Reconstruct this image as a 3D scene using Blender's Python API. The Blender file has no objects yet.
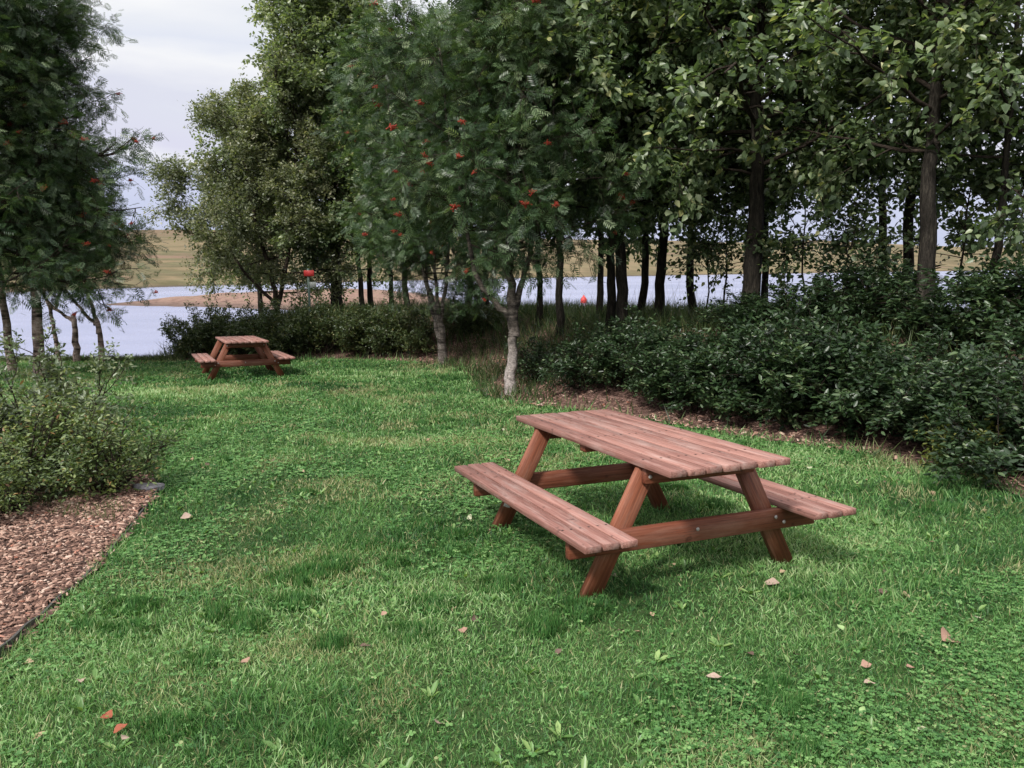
import bpy, math, random
import numpy as np
from mathutils import Vector, Matrix, Euler

C = bpy.context.scene.collection
rad = math.radians
RNG = np.random.default_rng(7)

# ------------------------------------------------------------------ helpers
def P(o, label=None, cat=None, group=None, kind=None):
    if label: o['label'] = label
    if cat: o['category'] = cat
    if group: o['group'] = group
    if kind: o['kind'] = kind
    return o

def empty(name, loc, rot=(0, 0, 0)):
    o = bpy.data.objects.new(name, None); C.objects.link(o)
    o.empty_display_size = .2
    o.location = loc; o.rotation_euler = rot
    return o

def link(name, me, mat=None, parent=None):
    o = bpy.data.objects.new(name, me); C.objects.link(o)
    if mat is not None and len(me.materials) == 0: me.materials.append(mat)
    if parent is not None: o.parent = parent
    return o

def mesh_np(name, V, polys, attrs=None, smooth=False):
    """V (n,3); polys: list of (k,m) int arrays with constant m each; attrs name->(n,) point floats"""
    me = bpy.data.meshes.new(name)
    V = np.ascontiguousarray(V, dtype=np.float32)
    me.vertices.add(len(V)); me.vertices.foreach_set('co', V.ravel())
    polys = [np.asarray(p, dtype=np.int32) for p in polys if len(p)]
    loops = np.concatenate([p.ravel() for p in polys])
    tot = np.concatenate([np.full(len(p), p.shape[1], np.int32) for p in polys])
    start = np.concatenate([[0], np.cumsum(tot)[:-1]]).astype(np.int32)
    me.loops.add(len(loops)); me.loops.foreach_set('vertex_index', loops)
    me.polygons.add(len(tot)); me.polygons.foreach_set('loop_start', start)
    try: me.polygons.foreach_set('loop_total', tot)
    except Exception: pass
    if smooth:
        me.polygons.foreach_set('use_smooth', np.ones(len(tot), dtype=bool))
    if attrs:
        for k, a in attrs.items():
            at = me.attributes.new(k, 'FLOAT', 'POINT')
            at.data.foreach_set('value', np.ascontiguousarray(a, dtype=np.float32))
    me.update(calc_edges=True)
    return me

class Acc:
    """accumulates verts / polys / attributes"""
    def __init__(s): s.V = []; s.F = {}; s.A = []; s.B = []; s.n = 0
    def add(s, V, faces, a=0., b=0.):
        V = np.asarray(V, dtype=np.float64)
        for f in faces:
            f = np.asarray(f)
            if len(f): s.F.setdefault(f.shape[1], []).append(f + s.n)
        s.V.append(V); s.A.append(np.broadcast_to(np.asarray(a, float), (len(V),)))
        s.B.append(np.broadcast_to(np.asarray(b, float), (len(V),))); s.n += len(V)
    def mesh(s, name, smooth=False):
        return mesh_np(name, np.concatenate(s.V), [np.concatenate(v) for v in s.F.values()],
                       {'rnd': np.concatenate(s.A), 'tone': np.concatenate(s.B)}, smooth)

def stamp(acc, tv, tp, M, T, a, b=None, grad=None):
    """template tv (n,3), tp list of tuples; M (k,3,3) columns=axes, T (k,3)"""
    tv = np.asarray(tv, float); k = len(T); n = len(tv)
    if k == 0: return
    V = np.einsum('kij,nj->kni', M, tv) + T[:, None, :]
    off = (np.arange(k) * n)[:, None]
    fs = {}
    for p in tp: fs.setdefault(len(p), []).append(p)
    faces = []
    for m, ps in fs.items():
        ps = np.array(ps)
        faces.append((off[:, None, :] + ps[None]).reshape(-1, m))
    if b is None: b = np.zeros(k)
    aa = np.repeat(a, n)
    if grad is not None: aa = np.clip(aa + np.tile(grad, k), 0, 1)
    acc.add(V.reshape(-1, 3), faces, aa, np.repeat(b, n))

def unit(v): return v / (np.linalg.norm(v, axis=-1, keepdims=True) + 1e-9)

def frames(d, up, size, wid=None):
    """axes matrix: y=d direction, z ~ up, x lateral"""
    d = unit(d); x = unit(np.cross(d, up)); z = np.cross(x, d)
    size = np.asarray(size)[:, None]; w = size if wid is None else np.asarray(wid)[:, None]
    return np.stack([x * w, d * size, z * size], axis=-1)

def tube(acc, pts, rads, sides=6, cap=True, a=0., b=0., rough=0., rng=None):
    pts = np.asarray(pts, float); n = len(pts)
    t = unit(np.gradient(pts, axis=0))
    ref = np.array([1., 0, 0]) if abs(t[0][0]) < .8 else np.array([0, 1., 0])
    u = unit(np.cross(t, ref)); v = np.cross(t, u)
    ang = np.linspace(0, 2 * np.pi, sides, endpoint=False)
    R = np.asarray(rads, float)[:, None, None]
    if rough: R = R * (1 + rough * rng.normal(0, 1, (1, sides, 1)) + rough * .7 * rng.normal(0, 1, (n, sides, 1)))
    V = pts[:, None] + R * (np.cos(ang)[None, :, None] * u[:, None] + np.sin(ang)[None, :, None] * v[:, None])
    i = np.arange(n - 1)[:, None] * sides; j = np.arange(sides)[None]; j2 = (j + 1) % sides
    q = np.stack([i + j, i + j2, i + sides + j2, i + sides + j], -1).reshape(-1, 4)
    faces = [q]
    if cap:
        faces.append(np.array([list(range((n - 1) * sides, n * sides))]))
    acc.add(V.reshape(-1, 3), faces, a, b)

def vnoise(x, y, s=1.0, seed=0):
    """cheap smooth value noise on arrays"""
    x = np.asarray(x, float) / s + 37.1 * seed; y = np.asarray(y, float) / s - 11.7 * seed
    xi = np.floor(x); yi = np.floor(y); fx = x - xi; fy = y - yi
    fx = fx * fx * (3 - 2 * fx); fy = fy * fy * (3 - 2 * fy)
    def h(a, b): 
        v = np.sin(a * 127.1 + b * 311.7 + seed * 17.3) * 43758.5453
        return v - np.floor(v)
    return (h(xi, yi) * (1 - fx) + h(xi + 1, yi) * fx) * (1 - fy) + (h(xi, yi + 1) * (1 - fx) + h(xi + 1, yi + 1) * fx) * fy

def inside(x, y, poly):
    c = np.zeros(np.shape(x), bool); n = len(poly)
    for i in range(n):
        x1, y1 = poly[i]; x2, y2 = poly[(i + 1) % n]
        if y1 == y2: continue
        c ^= ((y1 > y) != (y2 > y)) & (x < (x2 - x1) * (y - y1) / (y2 - y1) + x1)
    return c

def sdist(x, y, poly, closed=True):
    """signed distance, positive outside"""
    d = np.full(np.shape(x), 1e9); n = len(poly)
    for i in range(n if closed else n - 1):
        x1, y1 = poly[i]; x2, y2 = poly[(i + 1) % n]
        dx, dy = x2 - x1, y2 - y1
        t = np.clip(((x - x1) * dx + (y - y1) * dy) / (dx * dx + dy * dy + 1e-12), 0, 1)
        d = np.minimum(d, np.hypot(x - x1 - t * dx, y - y1 - t * dy))
    return np.where(inside(x, y, poly), -d, d) if closed else d

def sst(a, b, x):
    t = np.clip((x - a) / (b - a), 0, 1); return t * t * (3 - 2 * t)

def smooth_line(pts, n=8):
    pts = [np.array(p, float) for p in pts]; out = []
    for i in range(len(pts) - 1):
        p0 = pts[max(i - 1, 0)]; p1 = pts[i]; p2 = pts[i + 1]; p3 = pts[min(i + 2, len(pts) - 1)]
        for k in range(n):
            t = k / n
            out.append(.5 * ((2 * p1) + (-p0 + p2) * t + (2 * p0 - 5 * p1 + 4 * p2 - p3) * t * t + (-p0 + 3 * p1 - 3 * p2 + p3) * t ** 3))
    out.append(pts[-1]); return [tuple(o) for o in out]

# ------------------------------------------------------------------ layout (metres; camera over the origin looking along +y)
SL = 0.0355                    # the lawn falls gently to the lake
WATER = -3.5
BED_EDGE = smooth_line([(-2.1, 1.2), (-2.2, 2.3), (-2.25, 2.97), (-2.32, 3.45), (-2.36, 3.74), (-2.42, 4.1), (-2.48, 4.53), (-2.57, 4.97), (-2.72, 5.6), (-2.86, 6.16), (-2.98, 6.5), (-3.34, 7.0), (-4.6, 8.2), (-6.4, 9.7), (-9.5, 11.4), (-14, 13)])
BED = BED_EDGE + [(-22, 13), (-22, 1.0)]
RIGHT_EDGE = smooth_line([(5.0, 1.5), (4.3, 3.5), (3.98, 5.2), (4.03, 6.21), (3.87, 6.77), (3.62, 7.35), (3.36, 7.82), (2.98, 8.15), (2.17, 9.13), (1.6, 9.88), (1.15, 10.39), (.45, 11.0), (-.05, 11.6), (-.33, 12.2), (-.55, 13.74), (-.84, 15.6), (-1.52, 17.0), (-2.58, 18.4), (-3.98, 19.0), (-6.2, 19.1), (-8.2, 19.1)])
LAWN_R = [(5.9, -3)] + RIGHT_EDGE + [(-9.5, 19.25), (-16, 19.3), (-24, 19), (-24, -3)]
SHRUB_BED = RIGHT_EDGE + [(-8.6, 21), (-7, 24.5), (-2, 25.5), (1, 21), (5, 16.5), (8, 12.5), (11, 8), (13, 2)]
PLATEAU = [(-2500, -2500), (-2500, 16), (-60, 19.0), (-24, 19.6), (-8.9, 19.6), (-7.6, 25), (-2, 26.5), (2.2, 21.5), (5.2, 17.6), (8.4, 13.6), (12, 9), (17, 3), (60, -20), (2500, -200), (2500, -2500)]
SPIT = [(-54, 104), (-47, 100), (-38, 97), (-30, 92), (-17, 84), (-9, 87), (-7, 108), (-16, 138), (-34, 145), (-47, 132), (-52, 115)]

def land(x, y):
    x = np.asarray(x, float); y = np.asarray(y, float)
    base = -SL * np.clip(y, -60, 26)
    s = sdist(x, y, LAWN_R)
    inbed = sst(6.5, 4.2, np.abs(y - 0) * 0) # constant 1
    onright = sst(-9.5, -6.5, x) * sst(19.9, 18.6, y - np.clip((x + 9) * 50, 0, 60))
    mound = .95 * sst(.35, 3.0, s) * sst(-10.0, -5.5, x)
    mound = mound * np.where(y > 0, 1, 0.6)
    base = base + np.where(s > 0, mound, 0) * np.where(x > -9, 1, 0)
    base = base + .02 * (vnoise(x, y, 1.3, 1) - .5)
    D = sdist(x, y, PLATEAU)
    drop = sst(0, 14, D)
    bed_z = -5.2
    z = base * (1 - drop) + bed_z * drop
    # spit
    sp = sdist(x, y, SPIT)
    zs = WATER + .06 + .5 * sst(0, 7, -sp) + .7 * sst(2, 14, -sp) * vnoise(x, y, 5, 3)
    z = np.where(sp < 0, zs, np.where((sp < 3) & (D > 12), np.maximum(z, WATER - sp * .3), z))
    # far shore and hills
    yy = np.maximum(y, 1.0); t = np.clip(x / yy, -3, 3)
    ysh = 245 + 150 * np.clip(t, -1.2, 1.2)
    Hr = 27 - 8.5 * sst(-.3, .25, t) - 7 * sst(.35, .62, t) + 3.0 * (vnoise(t * 9, t * 0, 1, 5) - .5)
    k = (y - ysh) / 420.
    fz = WATER - 1 + np.clip((y - ysh) * .4, -2, 1.25) + (Hr + 2.5) * np.clip(k, 0, 1) ** .85 + 1.5 * (vnoise(x, y, 60, 4) - .5) * sst(.05, .4, k)
    fz = fz - 12 * sst(1.2, 5, k)
    z = np.where((y > ysh - 10) & (y > 60), np.maximum(z, fz), z)
    return z

def gz(x, y): return float(land(np.array([x]), np.array([y]))[0])

# ------------------------------------------------------------------ materials
def new_mat(name):
    m = bpy.data.materials.new(name); m.use_nodes = True
    nt = m.node_tree; nt.nodes.clear()
    out = nt.nodes.new('ShaderNodeOutputMaterial')
    return m, nt, out
def nd(nt, t, **kw):
    n = nt.nodes.new(t)
    for k, v in kw.items():
        if k in n.inputs: n.inputs[k].default_value = v
        else: setattr(n, k, v)
    return n
def ramp(nt, fac, stops, interp='LINEAR'):
    r = nt.nodes.new('ShaderNodeValToRGB'); r.color_ramp.interpolation = interp
    el = r.color_ramp.elements
    while len(el) > 1: el.remove(el[-1])
    el[0].position = stops[0][0]; el[0].color = (*stops[0][1], 1)
    for p, c in stops[1:]:
        e = el.new(p); e.color = (*c, 1)
    if fac is not None: nt.links.new(fac, r.inputs[0])
    return r
def mixc(nt, fac, a, b, mode='MIX'):
    m = nt.nodes.new('ShaderNodeMix'); m.data_type = 'RGBA'; m.blend_type = mode
    for s, v in ((m.inputs[0], fac), (m.inputs[6], a), (m.inputs[7], b)):
        if isinstance(v, (int, float)): s.default_value = v
        elif isinstance(v, tuple): s.default_value = (*v, 1)
        else: nt.links.new(v, s)
    return m.outputs[2]
def noise(nt, scale, detail=4, rough=.6, vec=None, coord='Object'):
    n = nd(nt, 'ShaderNodeTexNoise'); n.inputs['Scale'].default_value = scale
    n.inputs['Detail'].default_value = detail; n.inputs['Roughness'].default_value = rough
    if vec is None:
        tc = nt.nodes.new('ShaderNodeTexCoord'); vec = tc.outputs[coord]
    nt.links.new(vec, n.inputs['Vector']); return n.outputs['Fac']
def mapping(nt, scale, coord='Object'):
    tc = nt.nodes.new('ShaderNodeTexCoord'); m = nt.nodes.new('ShaderNodeMapping')
    m.inputs['Scale'].default_value = scale; nt.links.new(tc.outputs[coord], m.inputs[0]); return m.outputs[0]
def attr(nt, name):
    a = nt.nodes.new('ShaderNodeAttribute'); a.attribute_name = name; return a.outputs['Fac']
def bump(nt, h, strength=.3, dist=.01):
    b = nt.nodes.new('ShaderNodeBump'); b.inputs['Strength'].default_value = strength; b.inputs['Distance'].default_value = dist
    nt.links.new(h, b.inputs['Height']); return b.outputs[0]
def principled(nt, out, color, rough=.7, normal=None, spec=.4):
    p = nt.nodes.new('ShaderNodeBsdfPrincipled')
    if isinstance(color, tuple): p.inputs['Base Color'].default_value = (*color, 1)
    else: nt.links.new(color, p.inputs['Base Color'])
    if isinstance(rough, (int, float)): p.inputs['Roughness'].default_value = rough
    else: nt.links.new(rough, p.inputs['Roughness'])
    p.inputs['Specular IOR Level'].default_value = spec
    if normal is not None: nt.links.new(normal, p.inputs['Normal'])
    if out is not None: nt.links.new(p.outputs[0], out.inputs[0])
    return p

def leaf_mat(name, stops, patch=((.75, .8, .75), (1.25, 1.2, 1.1)), trans=.3, rough=.4, spec=.55, pscale=1.2, tone=None):
    m, nt, out = new_mat(name)
    col = ramp(nt, attr(nt, 'rnd'), stops).outputs[0]
    pn = ramp(nt, noise(nt, pscale, 2), [(.3, patch[0]), (.7, patch[1])]).outputs[0]
    col = mixc(nt, 1., col, pn, 'MULTIPLY')
    if tone: col = mixc(nt, attr(nt, 'tone'), col, tone)
    p = principled(nt, None, col, rough, spec=spec)
    tr = nd(nt, 'ShaderNodeBsdfTranslucent')
    tcol = mixc(nt, 1., col, (1.25, 1.35, .6), 'MULTIPLY'); nt.links.new(tcol, tr.inputs[0])
    ms = nd(nt, 'ShaderNodeMixShader'); ms.inputs[0].default_value = trans
    nt.links.new(p.outputs[0], ms.inputs[1]); nt.links.new(tr.outputs[0], ms.inputs[2]); nt.links.new(ms.outputs[0], out.inputs[0])
    return m

M = {}
M['poplar_leaf'] = leaf_mat('poplar_leaf', [(0, (.04, .065, .034)), (.35, (.1, .15, .075)), (.7, (.19, .25, .135)), (.92, (.38, .43, .28)), (1, (.42, .42, .2))], trans=.38)
M['poplar_leaf_pale'] = leaf_mat('poplar_leaf_pale', [(0, (.08, .115, .055)), (.4, (.17, .22, .115)), (.75, (.28, .33, .19)), (1, (.45, .48, .32))], trans=.4)
M['olive_leaf'] = leaf_mat('olive_leaf', [(0, (.08, .1, .06)), (.4, (.17, .195, .12)), (.75, (.27, .29, .19)), (1, (.42, .4, .3))], trans=.38)
M['rowan_leaf'] = leaf_mat('rowan_leaf', [(0, (.022, .05, .021)), (.4, (.055, .1, .044)), (.75, (.12, .185, .09)), (1, (.3, .36, .23))], trans=.33)
M['rowan_leaf_dark'] = leaf_mat('rowan_leaf_dark', [(0, (.02, .046, .02)), (.4, (.052, .095, .042)), (.75, (.105, .16, .08)), (1, (.22, .28, .17))], trans=.34)
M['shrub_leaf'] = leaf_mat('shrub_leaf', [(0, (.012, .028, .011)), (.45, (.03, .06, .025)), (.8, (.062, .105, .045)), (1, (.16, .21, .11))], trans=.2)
M['shrub_leaf_light'] = leaf_mat('shrub_leaf_light', [(0, (.04, .065, .025)), (.5, (.07, .1, .04)), (.85, (.12, .14, .06)), (1, (.22, .2, .08))])
M['currant_leaf'] = leaf_mat('currant_leaf', [(0, (.04, .07, .025)), (.4, (.1, .15, .055)), (.75, (.2, .26, .1)), (.93, (.33, .34, .14)), (1, (.3, .16, .08))])
M['sage_leaf'] = leaf_mat('sage_leaf', [(0, (.06, .085, .045)), (.4, (.11, .145, .08)), (.75, (.18, .22, .13)), (1, (.3, .32, .18))])
M['yellow_leaf'] = leaf_mat('yellow_leaf', [(0, (.09, .13, .03)), (.6, (.19, .2, .05)), (1, (.3, .26, .08))])
M['weed_leaf'] = leaf_mat('weed_leaf', [(0, (.07, .16, .04)), (.6, (.13, .25, .07)), (1, (.26, .38, .14))], pscale=3)

def grass_mat(name, stops, dry=(.26, .24, .11)):
    m, nt, out = new_mat(name)
    col = ramp(nt, attr(nt, 'rnd'), stops).outputs[0]
    col = mixc(nt, attr(nt, 'tone'), col, dry)
    p = principled(nt, None, col, .5, spec=.35)
    tr = nd(nt, 'ShaderNodeBsdfTranslucent'); tcol = mixc(nt, 1., col, (1.2, 1.3, .7), 'MULTIPLY'); nt.links.new(tcol, tr.inputs[0])
    ms = nd(nt, 'ShaderNodeMixShader'); ms.inputs[0].default_value = .3
    nt.links.new(p.outputs[0], ms.inputs[1]); nt.links.new(tr.outputs[0], ms.inputs[2]); nt.links.new(ms.outputs[0], out.inputs[0])
    return m
M['grass'] = grass_mat('grass', [(0, (.018, .066, .017)), (.3, (.055, .155, .04)), (.6, (.122, .268, .075)), (.85, (.235, .395, .14)), (1, (.43, .55, .29))], dry=(.4, .37, .2))
M['wild_grass'] = grass_mat('wild_grass', [(0, (.02, .04, .014)), (.5, (.045, .08, .024)), (1, (.1, .14, .05))], dry=(.25, .22, .12))

def bark_mat(name, c1, c2, c3, vscale=(18, 18, 4), bands=None, white_low=None, bstr=.7):
    m, nt, out = new_mat(name)
    v = mapping(nt, vscale)
    n = noise(nt, 1., 8, .7, vec=v)
    col = ramp(nt, n, [(.3, c1), (.5, c2), (.72, c3)]).outputs[0]
    if bands:
        v2 = mapping(nt, (1.4, 1.4, 7)); n2 = noise(nt, 1., 3, .6, vec=v2)
        r2 = ramp(nt, n2, [(.50, (0, 0, 0)), (.60, (1, 1, 1))])
        col = mixc(nt, r2.outputs[0], col, bands)
    if white_low:
        tc = nt.nodes.new('ShaderNodeTexCoord'); sx = nt.nodes.new('ShaderNodeSeparateXYZ'); nt.links.new(tc.outputs['Object'], sx.inputs[0])
        mr = nd(nt, 'ShaderNodeMapRange'); mr.inputs[1].default_value = .45; mr.inputs[2].default_value = 1.1; mr.inputs[3].default_value = .85; mr.inputs[4].default_value = 0
        nt.links.new(sx.outputs[2], mr.inputs[0])
        wn = ramp(nt, noise(nt, 1., 7, .75, vec=mapping(nt, (14, 14, 9))), [(.36, (.3, .29, .28)), (.5, (.8, .78, .77)), (.7, (1.1, 1.1, 1.1))]).outputs[0]
        wl = mixc(nt, 1., white_low, wn, 'MULTIPLY')
        col = mixc(nt, mr.outputs[0], col, wl)
    fine = noise(nt, 1., 6, .8, vec=mapping(nt, (vscale[0] * 3, vscale[1] * 3, vscale[2] * 4)))
    col = mixc(nt, 1., col, ramp(nt, fine, [(.35, (.45, .45, .45)), (.5, (.95, .95, .95)), (.68, (1.5, 1.45, 1.4))]).outputs[0], 'MULTIPLY')
    principled(nt, out, col, .9, bump(nt, n, 1., .05), spec=.15)
    return m
M['bark_poplar'] = bark_mat('bark_poplar', (.01, .009, .008), (.028, .024, .019), (.075, .064, .05), (26, 26, 5))
M['bark_poplar_grey'] = bark_mat('bark_poplar_grey', (.012, .011, .009), (.042, .036, .03), (.11, .096, .078), (24, 24, 5))
M['bark_rowan'] = bark_mat('bark_rowan', (.035, .03, .026), (.12, .1, .085), (.24, .21, .18), (9, 9, 12), bands=(.035, .03, .027), white_low=(.52, .47, .45))
M['bark_rowan_mottled'] = bark_mat('bark_rowan_mottled', (.06, .05, .045), (.2, .17, .15), (.38, .34, .31), (9, 9, 12), bands=(.05, .042, .038))
M['bark_birch'] = bark_mat('bark_birch', (.12, .085, .07), (.4, .3, .26), (.62, .53, .49), (8, 8, 16), bands=(.035, .026, .022))
M['twig'] = bark_mat('twig', (.02, .015, .012), (.045, .034, .027), (.09, .07, .055), (20, 20, 20))
def simple(name, col, rough=.6, col2=None, sc=20, spec=.4):
    m, nt, out = new_mat(name)
    c = ramp(nt, noise(nt, sc, 4), [(.35, col), (.7, col2 or tuple(x * .75 for x in col))]).outputs[0]
    principled(nt, out, c, rough, spec=spec); return m
M['berry'] = simple('berry', (.4, .05, .022), .35, (.24, .028, .016), 30)

def wood_mat(name, c1, c2, c3, stain=(.5, .45, .42), stain_amt=.0, axis=1, sat_z=0):
    m, nt, out = new_mat(name)
    sc = [90, 90, 90]; sc[axis] = 2.6
    n = noise(nt, 1., 6, .65, vec=mapping(nt, tuple(sc)))
    col = ramp(nt, n, [(.28, c1), (.5, c2), (.75, c3)]).outputs[0]
    pl = ramp(nt, attr(nt, 'rnd'), [(0, (.76, .72, .72)), (1, (1.15, 1.15, 1.15))]).outputs[0]
    col = mixc(nt, 1., col, pl, 'MULTIPLY')
    bs = [16, 16, 16]; bs[axis] = 2.5
    blot = noise(nt, 1., 5, .7, vec=mapping(nt, tuple(bs)))
    br = ramp(nt, blot, [(.48, (0, 0, 0)), (.72, (stain_amt,) * 3)]).outputs[0]
    col = mixc(nt, br, col, stain)
    n3 = noise(nt, 14, 3, .5); kn = ramp(nt, n3, [(.66, (0, 0, 0)), (.74, (.75, .75, .75))]).outputs[0]
    col = mixc(nt, kn, col, tuple(x * .5 for x in c1))
    principled(nt, out, col, .62, bump(nt, n, .35, .004), spec=.35)
    return m
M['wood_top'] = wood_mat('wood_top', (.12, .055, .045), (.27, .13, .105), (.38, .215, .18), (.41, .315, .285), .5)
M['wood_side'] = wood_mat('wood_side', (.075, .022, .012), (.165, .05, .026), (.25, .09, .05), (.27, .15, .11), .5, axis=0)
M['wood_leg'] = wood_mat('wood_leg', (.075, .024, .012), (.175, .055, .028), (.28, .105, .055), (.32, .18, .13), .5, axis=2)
M['steel'] = simple('steel', (.45, .43, .42), .35, (.28, .24, .22), 60)
M['nail'] = simple('nail', (.035, .025, .022), .5)
M['paper'] = simple('paper', (.62, .58, .58), .7, (.5, .47, .47), 40)

# ------------------------------------------------------------------ ground sheet
def build_ground():
    nr, na = 330, 540
    r = np.concatenate([[0.0], .4 * (6000 / .4) ** (np.arange(nr) / (nr - 1))])
    # extra rings between 9 and 30 m are given by warping
    ang = np.linspace(0, 2 * np.pi, na, endpoint=False)
    # denser in front
    ang = ang - .62 * np.sin(2 * (ang - np.pi / 2)) * .5 * 0
    R, A = np.meshgrid(r, ang, indexing='ij')
    X = R * np.cos(A); Y = R * np.sin(A)
    Z = land(X, Y)
    Z = np.where(np.hypot(X, Y) > 4500, -60, Z)
    V = np.stack([X, Y, Z], -1).reshape(-1, 3)
    i = np.arange(len(r) - 1)[:, None] * na; j = np.arange(na)[None]; j2 = (j + 1) % na
    q = np.stack([i + j, i + na + j, i + na + j2, i + j2], -1).reshape(-1, 4)
    me = mesh_np('ground', V, [q], smooth=True)
    m, nt, out = new_mat('ground_soil_and_hills')
    tc = nt.nodes.new('ShaderNodeTexCoord'); sx = nt.nodes.new('ShaderNodeSeparateXYZ'); nt.links.new(tc.outputs['Object'], sx.inputs[0])
    near = ramp(nt, noise(nt, 3, 6), [(.3, (.05, .045, .022)), (.6, (.09, .08, .04)), (.8, (.14, .12, .06))]).outputs[0]
    hv = mapping(nt, (.014, .014, 0))
    n1 = noise(nt, 1., 7, .62, vec=hv)
    far = ramp(nt, n1, [(.3, (.075, .055, .034)), (.42, (.13, .105, .06)), (.5, (.2, .15, .09)), (.56, (.1, .09, .048)), (.66, (.19, .125, .09)), (.75, (.13, .085, .06))]).outputs[0]
    n2 = noise(nt, 1., 5, .7, vec=mapping(nt, (.09, .09, 0)))
    far = mixc(nt, ramp(nt, n2, [(.45, (0, 0, 0)), (.7, (.45,) * 3)]).outputs[0], far, (.17, .165, .09))
    # reddish heather on the crest and left hill
    mz = nd(nt, 'ShaderNodeMapRange'); mz.inputs[1].default_value = 12; mz.inputs[2].default_value = 26; nt.links.new(sx.outputs[2], mz.inputs[0])
    far = mixc(nt, mz.outputs[0], far, (.15, .105, .07))
    # rosy shingle of the spit
    n4 = noise(nt, .6, 9, .8)
    spc = ramp(nt, n4, [(.36, (.07, .05, .04)), (.46, (.2, .125, .1)), (.54, (.27, .175, .14)), (.64, (.11, .11, .05))]).outputs[0]
    ms = nd(nt, 'ShaderNodeMapRange'); ms.inputs[1].default_value = 60; ms.inputs[2].default_value = 75; nt.links.new(sx.outputs[1], ms.inputs[0])
    col = mixc(nt, ms.outputs[0], near, spc)
    mf = nd(nt, 'ShaderNodeMapRange'); mf.inputs[1].default_value = 152; mf.inputs[2].default_value = 160; nt.links.new(sx.outputs[1], mf.inputs[0])
    col = mixc(nt, mf.outputs[0], col, far)
    # dark wet rim at the waterline
    mw = nd(nt, 'ShaderNodeMapRange'); mw.inputs[1].default_value = WATER + .1; mw.inputs[2].default_value = WATER + .5; mw.inputs[3].default_value = .65; mw.inputs[4].default_value = 0; nt.links.new(sx.outputs[2], mw.inputs[0])
    col = mixc(nt, mw.outputs[0], col, (.07, .055, .05))
    principled(nt, out, col, .95, bump(nt, n4, .5, .3), spec=.1)
    P(link('ground', me, m), kind='structure')

def sheet(name, poly, step, dz, mat, x0, x1, y0, y1, kind='structure'):
    """fine grid sheet clipped to a polygon, following the ground"""
    xs = np.arange(x0, x1 + step, step); ys = np.arange(y0, y1 + step, step)
    X, Y = np.meshgrid(xs, ys, indexing='ij')
    # snap near-border vertices is skipped; edges are hidden by grass and chips
    s = sdist(X, Y, poly)
    Z = land(X, Y) + dz
    n = len(ys); idx = np.arange(X.size).reshape(X.shape)
    keep = (s[:-1, :-1] < step * .6) & (s[1:, :-1] < step * .6) & (s[:-1, 1:] < step * .6) & (s[1:, 1:] < step * .6)
    q = np.stack([idx[:-1, :-1], idx[1:, :-1], idx[1:, 1:], idx[:-1, 1:]], -1)[keep]
    used = np.unique(q); remap = np.full(X.size, -1); remap[used] = np.arange(len(used))
    V = np.stack([X, Y, Z], -1).reshape(-1, 3)[used]
    me = mesh_np(name, V, [remap[q]], smooth=True)
    return P(link(name, me, mat), kind=kind)

build_ground()

m, nt, out = new_mat('lawn_turf')
n = noise(nt, 1.6, 8, .7); n2 = noise(nt, 90, 4, .7)
c = ramp(nt, n, [(.3, (.03, .06, .022)), (.5, (.05, .095, .03)), (.7, (.09, .13, .05))]).outputs[0]
c = mixc(nt, ramp(nt, n2, [(.4, (0, 0, 0)), (.75, (.5,) * 3)]).outputs[0], c, (.05, .045, .02))
principled(nt, out, c, .9, bump(nt, n2, .8, .02), spec=.1)
sheet('lawn', LAWN_R, .25, .03, m, -24, 6, -3, 19.5)

m, nt, out = new_mat('bark_mulch')
vv = nd(nt, 'ShaderNodeTexVoronoi'); vv.inputs['Scale'].default_value = 34; tc = nt.nodes.new('ShaderNodeTexCoord'); nt.links.new(tc.outputs['Object'], vv.inputs['Vector'])
bw = nt.nodes.new('ShaderNodeSeparateColor'); nt.links.new(vv.outputs['Color'], bw.inputs[0])
c = ramp(nt, bw.outputs[0], [(0, (.05, .03, .024)), (.5, (.12, .07, .056)), (1, (.24, .15, .125))]).outputs[0]
principled(nt, out, c, .9, bump(nt, vv.outputs['Distance'], .8, .02), spec=.1)
M['mulch_base'] = m
sheet('left_mulch_bed', BED, .12, .055, m, -22, -1.5, 1, 13)
sheet('shrub_bed_soil', SHRUB_BED, .3, .05, m, -9, 13, 1.4, 26)

# ------------------------------------------------------------------ water
m, nt, out = new_mat('lake_water')
v = mapping(nt, (.9, 2.6, 1)); w1 = noise(nt, 1., 5, .6, vec=v)
w2 = noise(nt, 1., 3, .5, vec=mapping(nt, (.02, .09, 1)))
c = ramp(nt, w2, [(.35, (.17, .195, .32)), (.65, (.25, .27, .41))]).outputs[0]
p = principled(nt, out, c, .22, bump(nt, w1, .6, .12), spec=.5)
me = bpy.data.meshes.new('lake')
me.from_pydata([(-3000, 15, WATER), (3000, 15, WATER), (3000, 3000, WATER), (-3000, 3000, WATER)], [], [(0, 1, 2, 3)])
P(link('lake', me, m), kind='structure')

# ------------------------------------------------------------------ grass
def view_pts(n, y0, y1, rng, margin=1.2):
    """random points in front of the camera between depths y0..y1, a bit wider than the view"""
    y = np.sqrt(rng.uniform(y0 * y0, y1 * y1, n))
    x = rng.uniform(-1, 1, n) * (.66 * y + margin)
    return x, y

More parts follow.
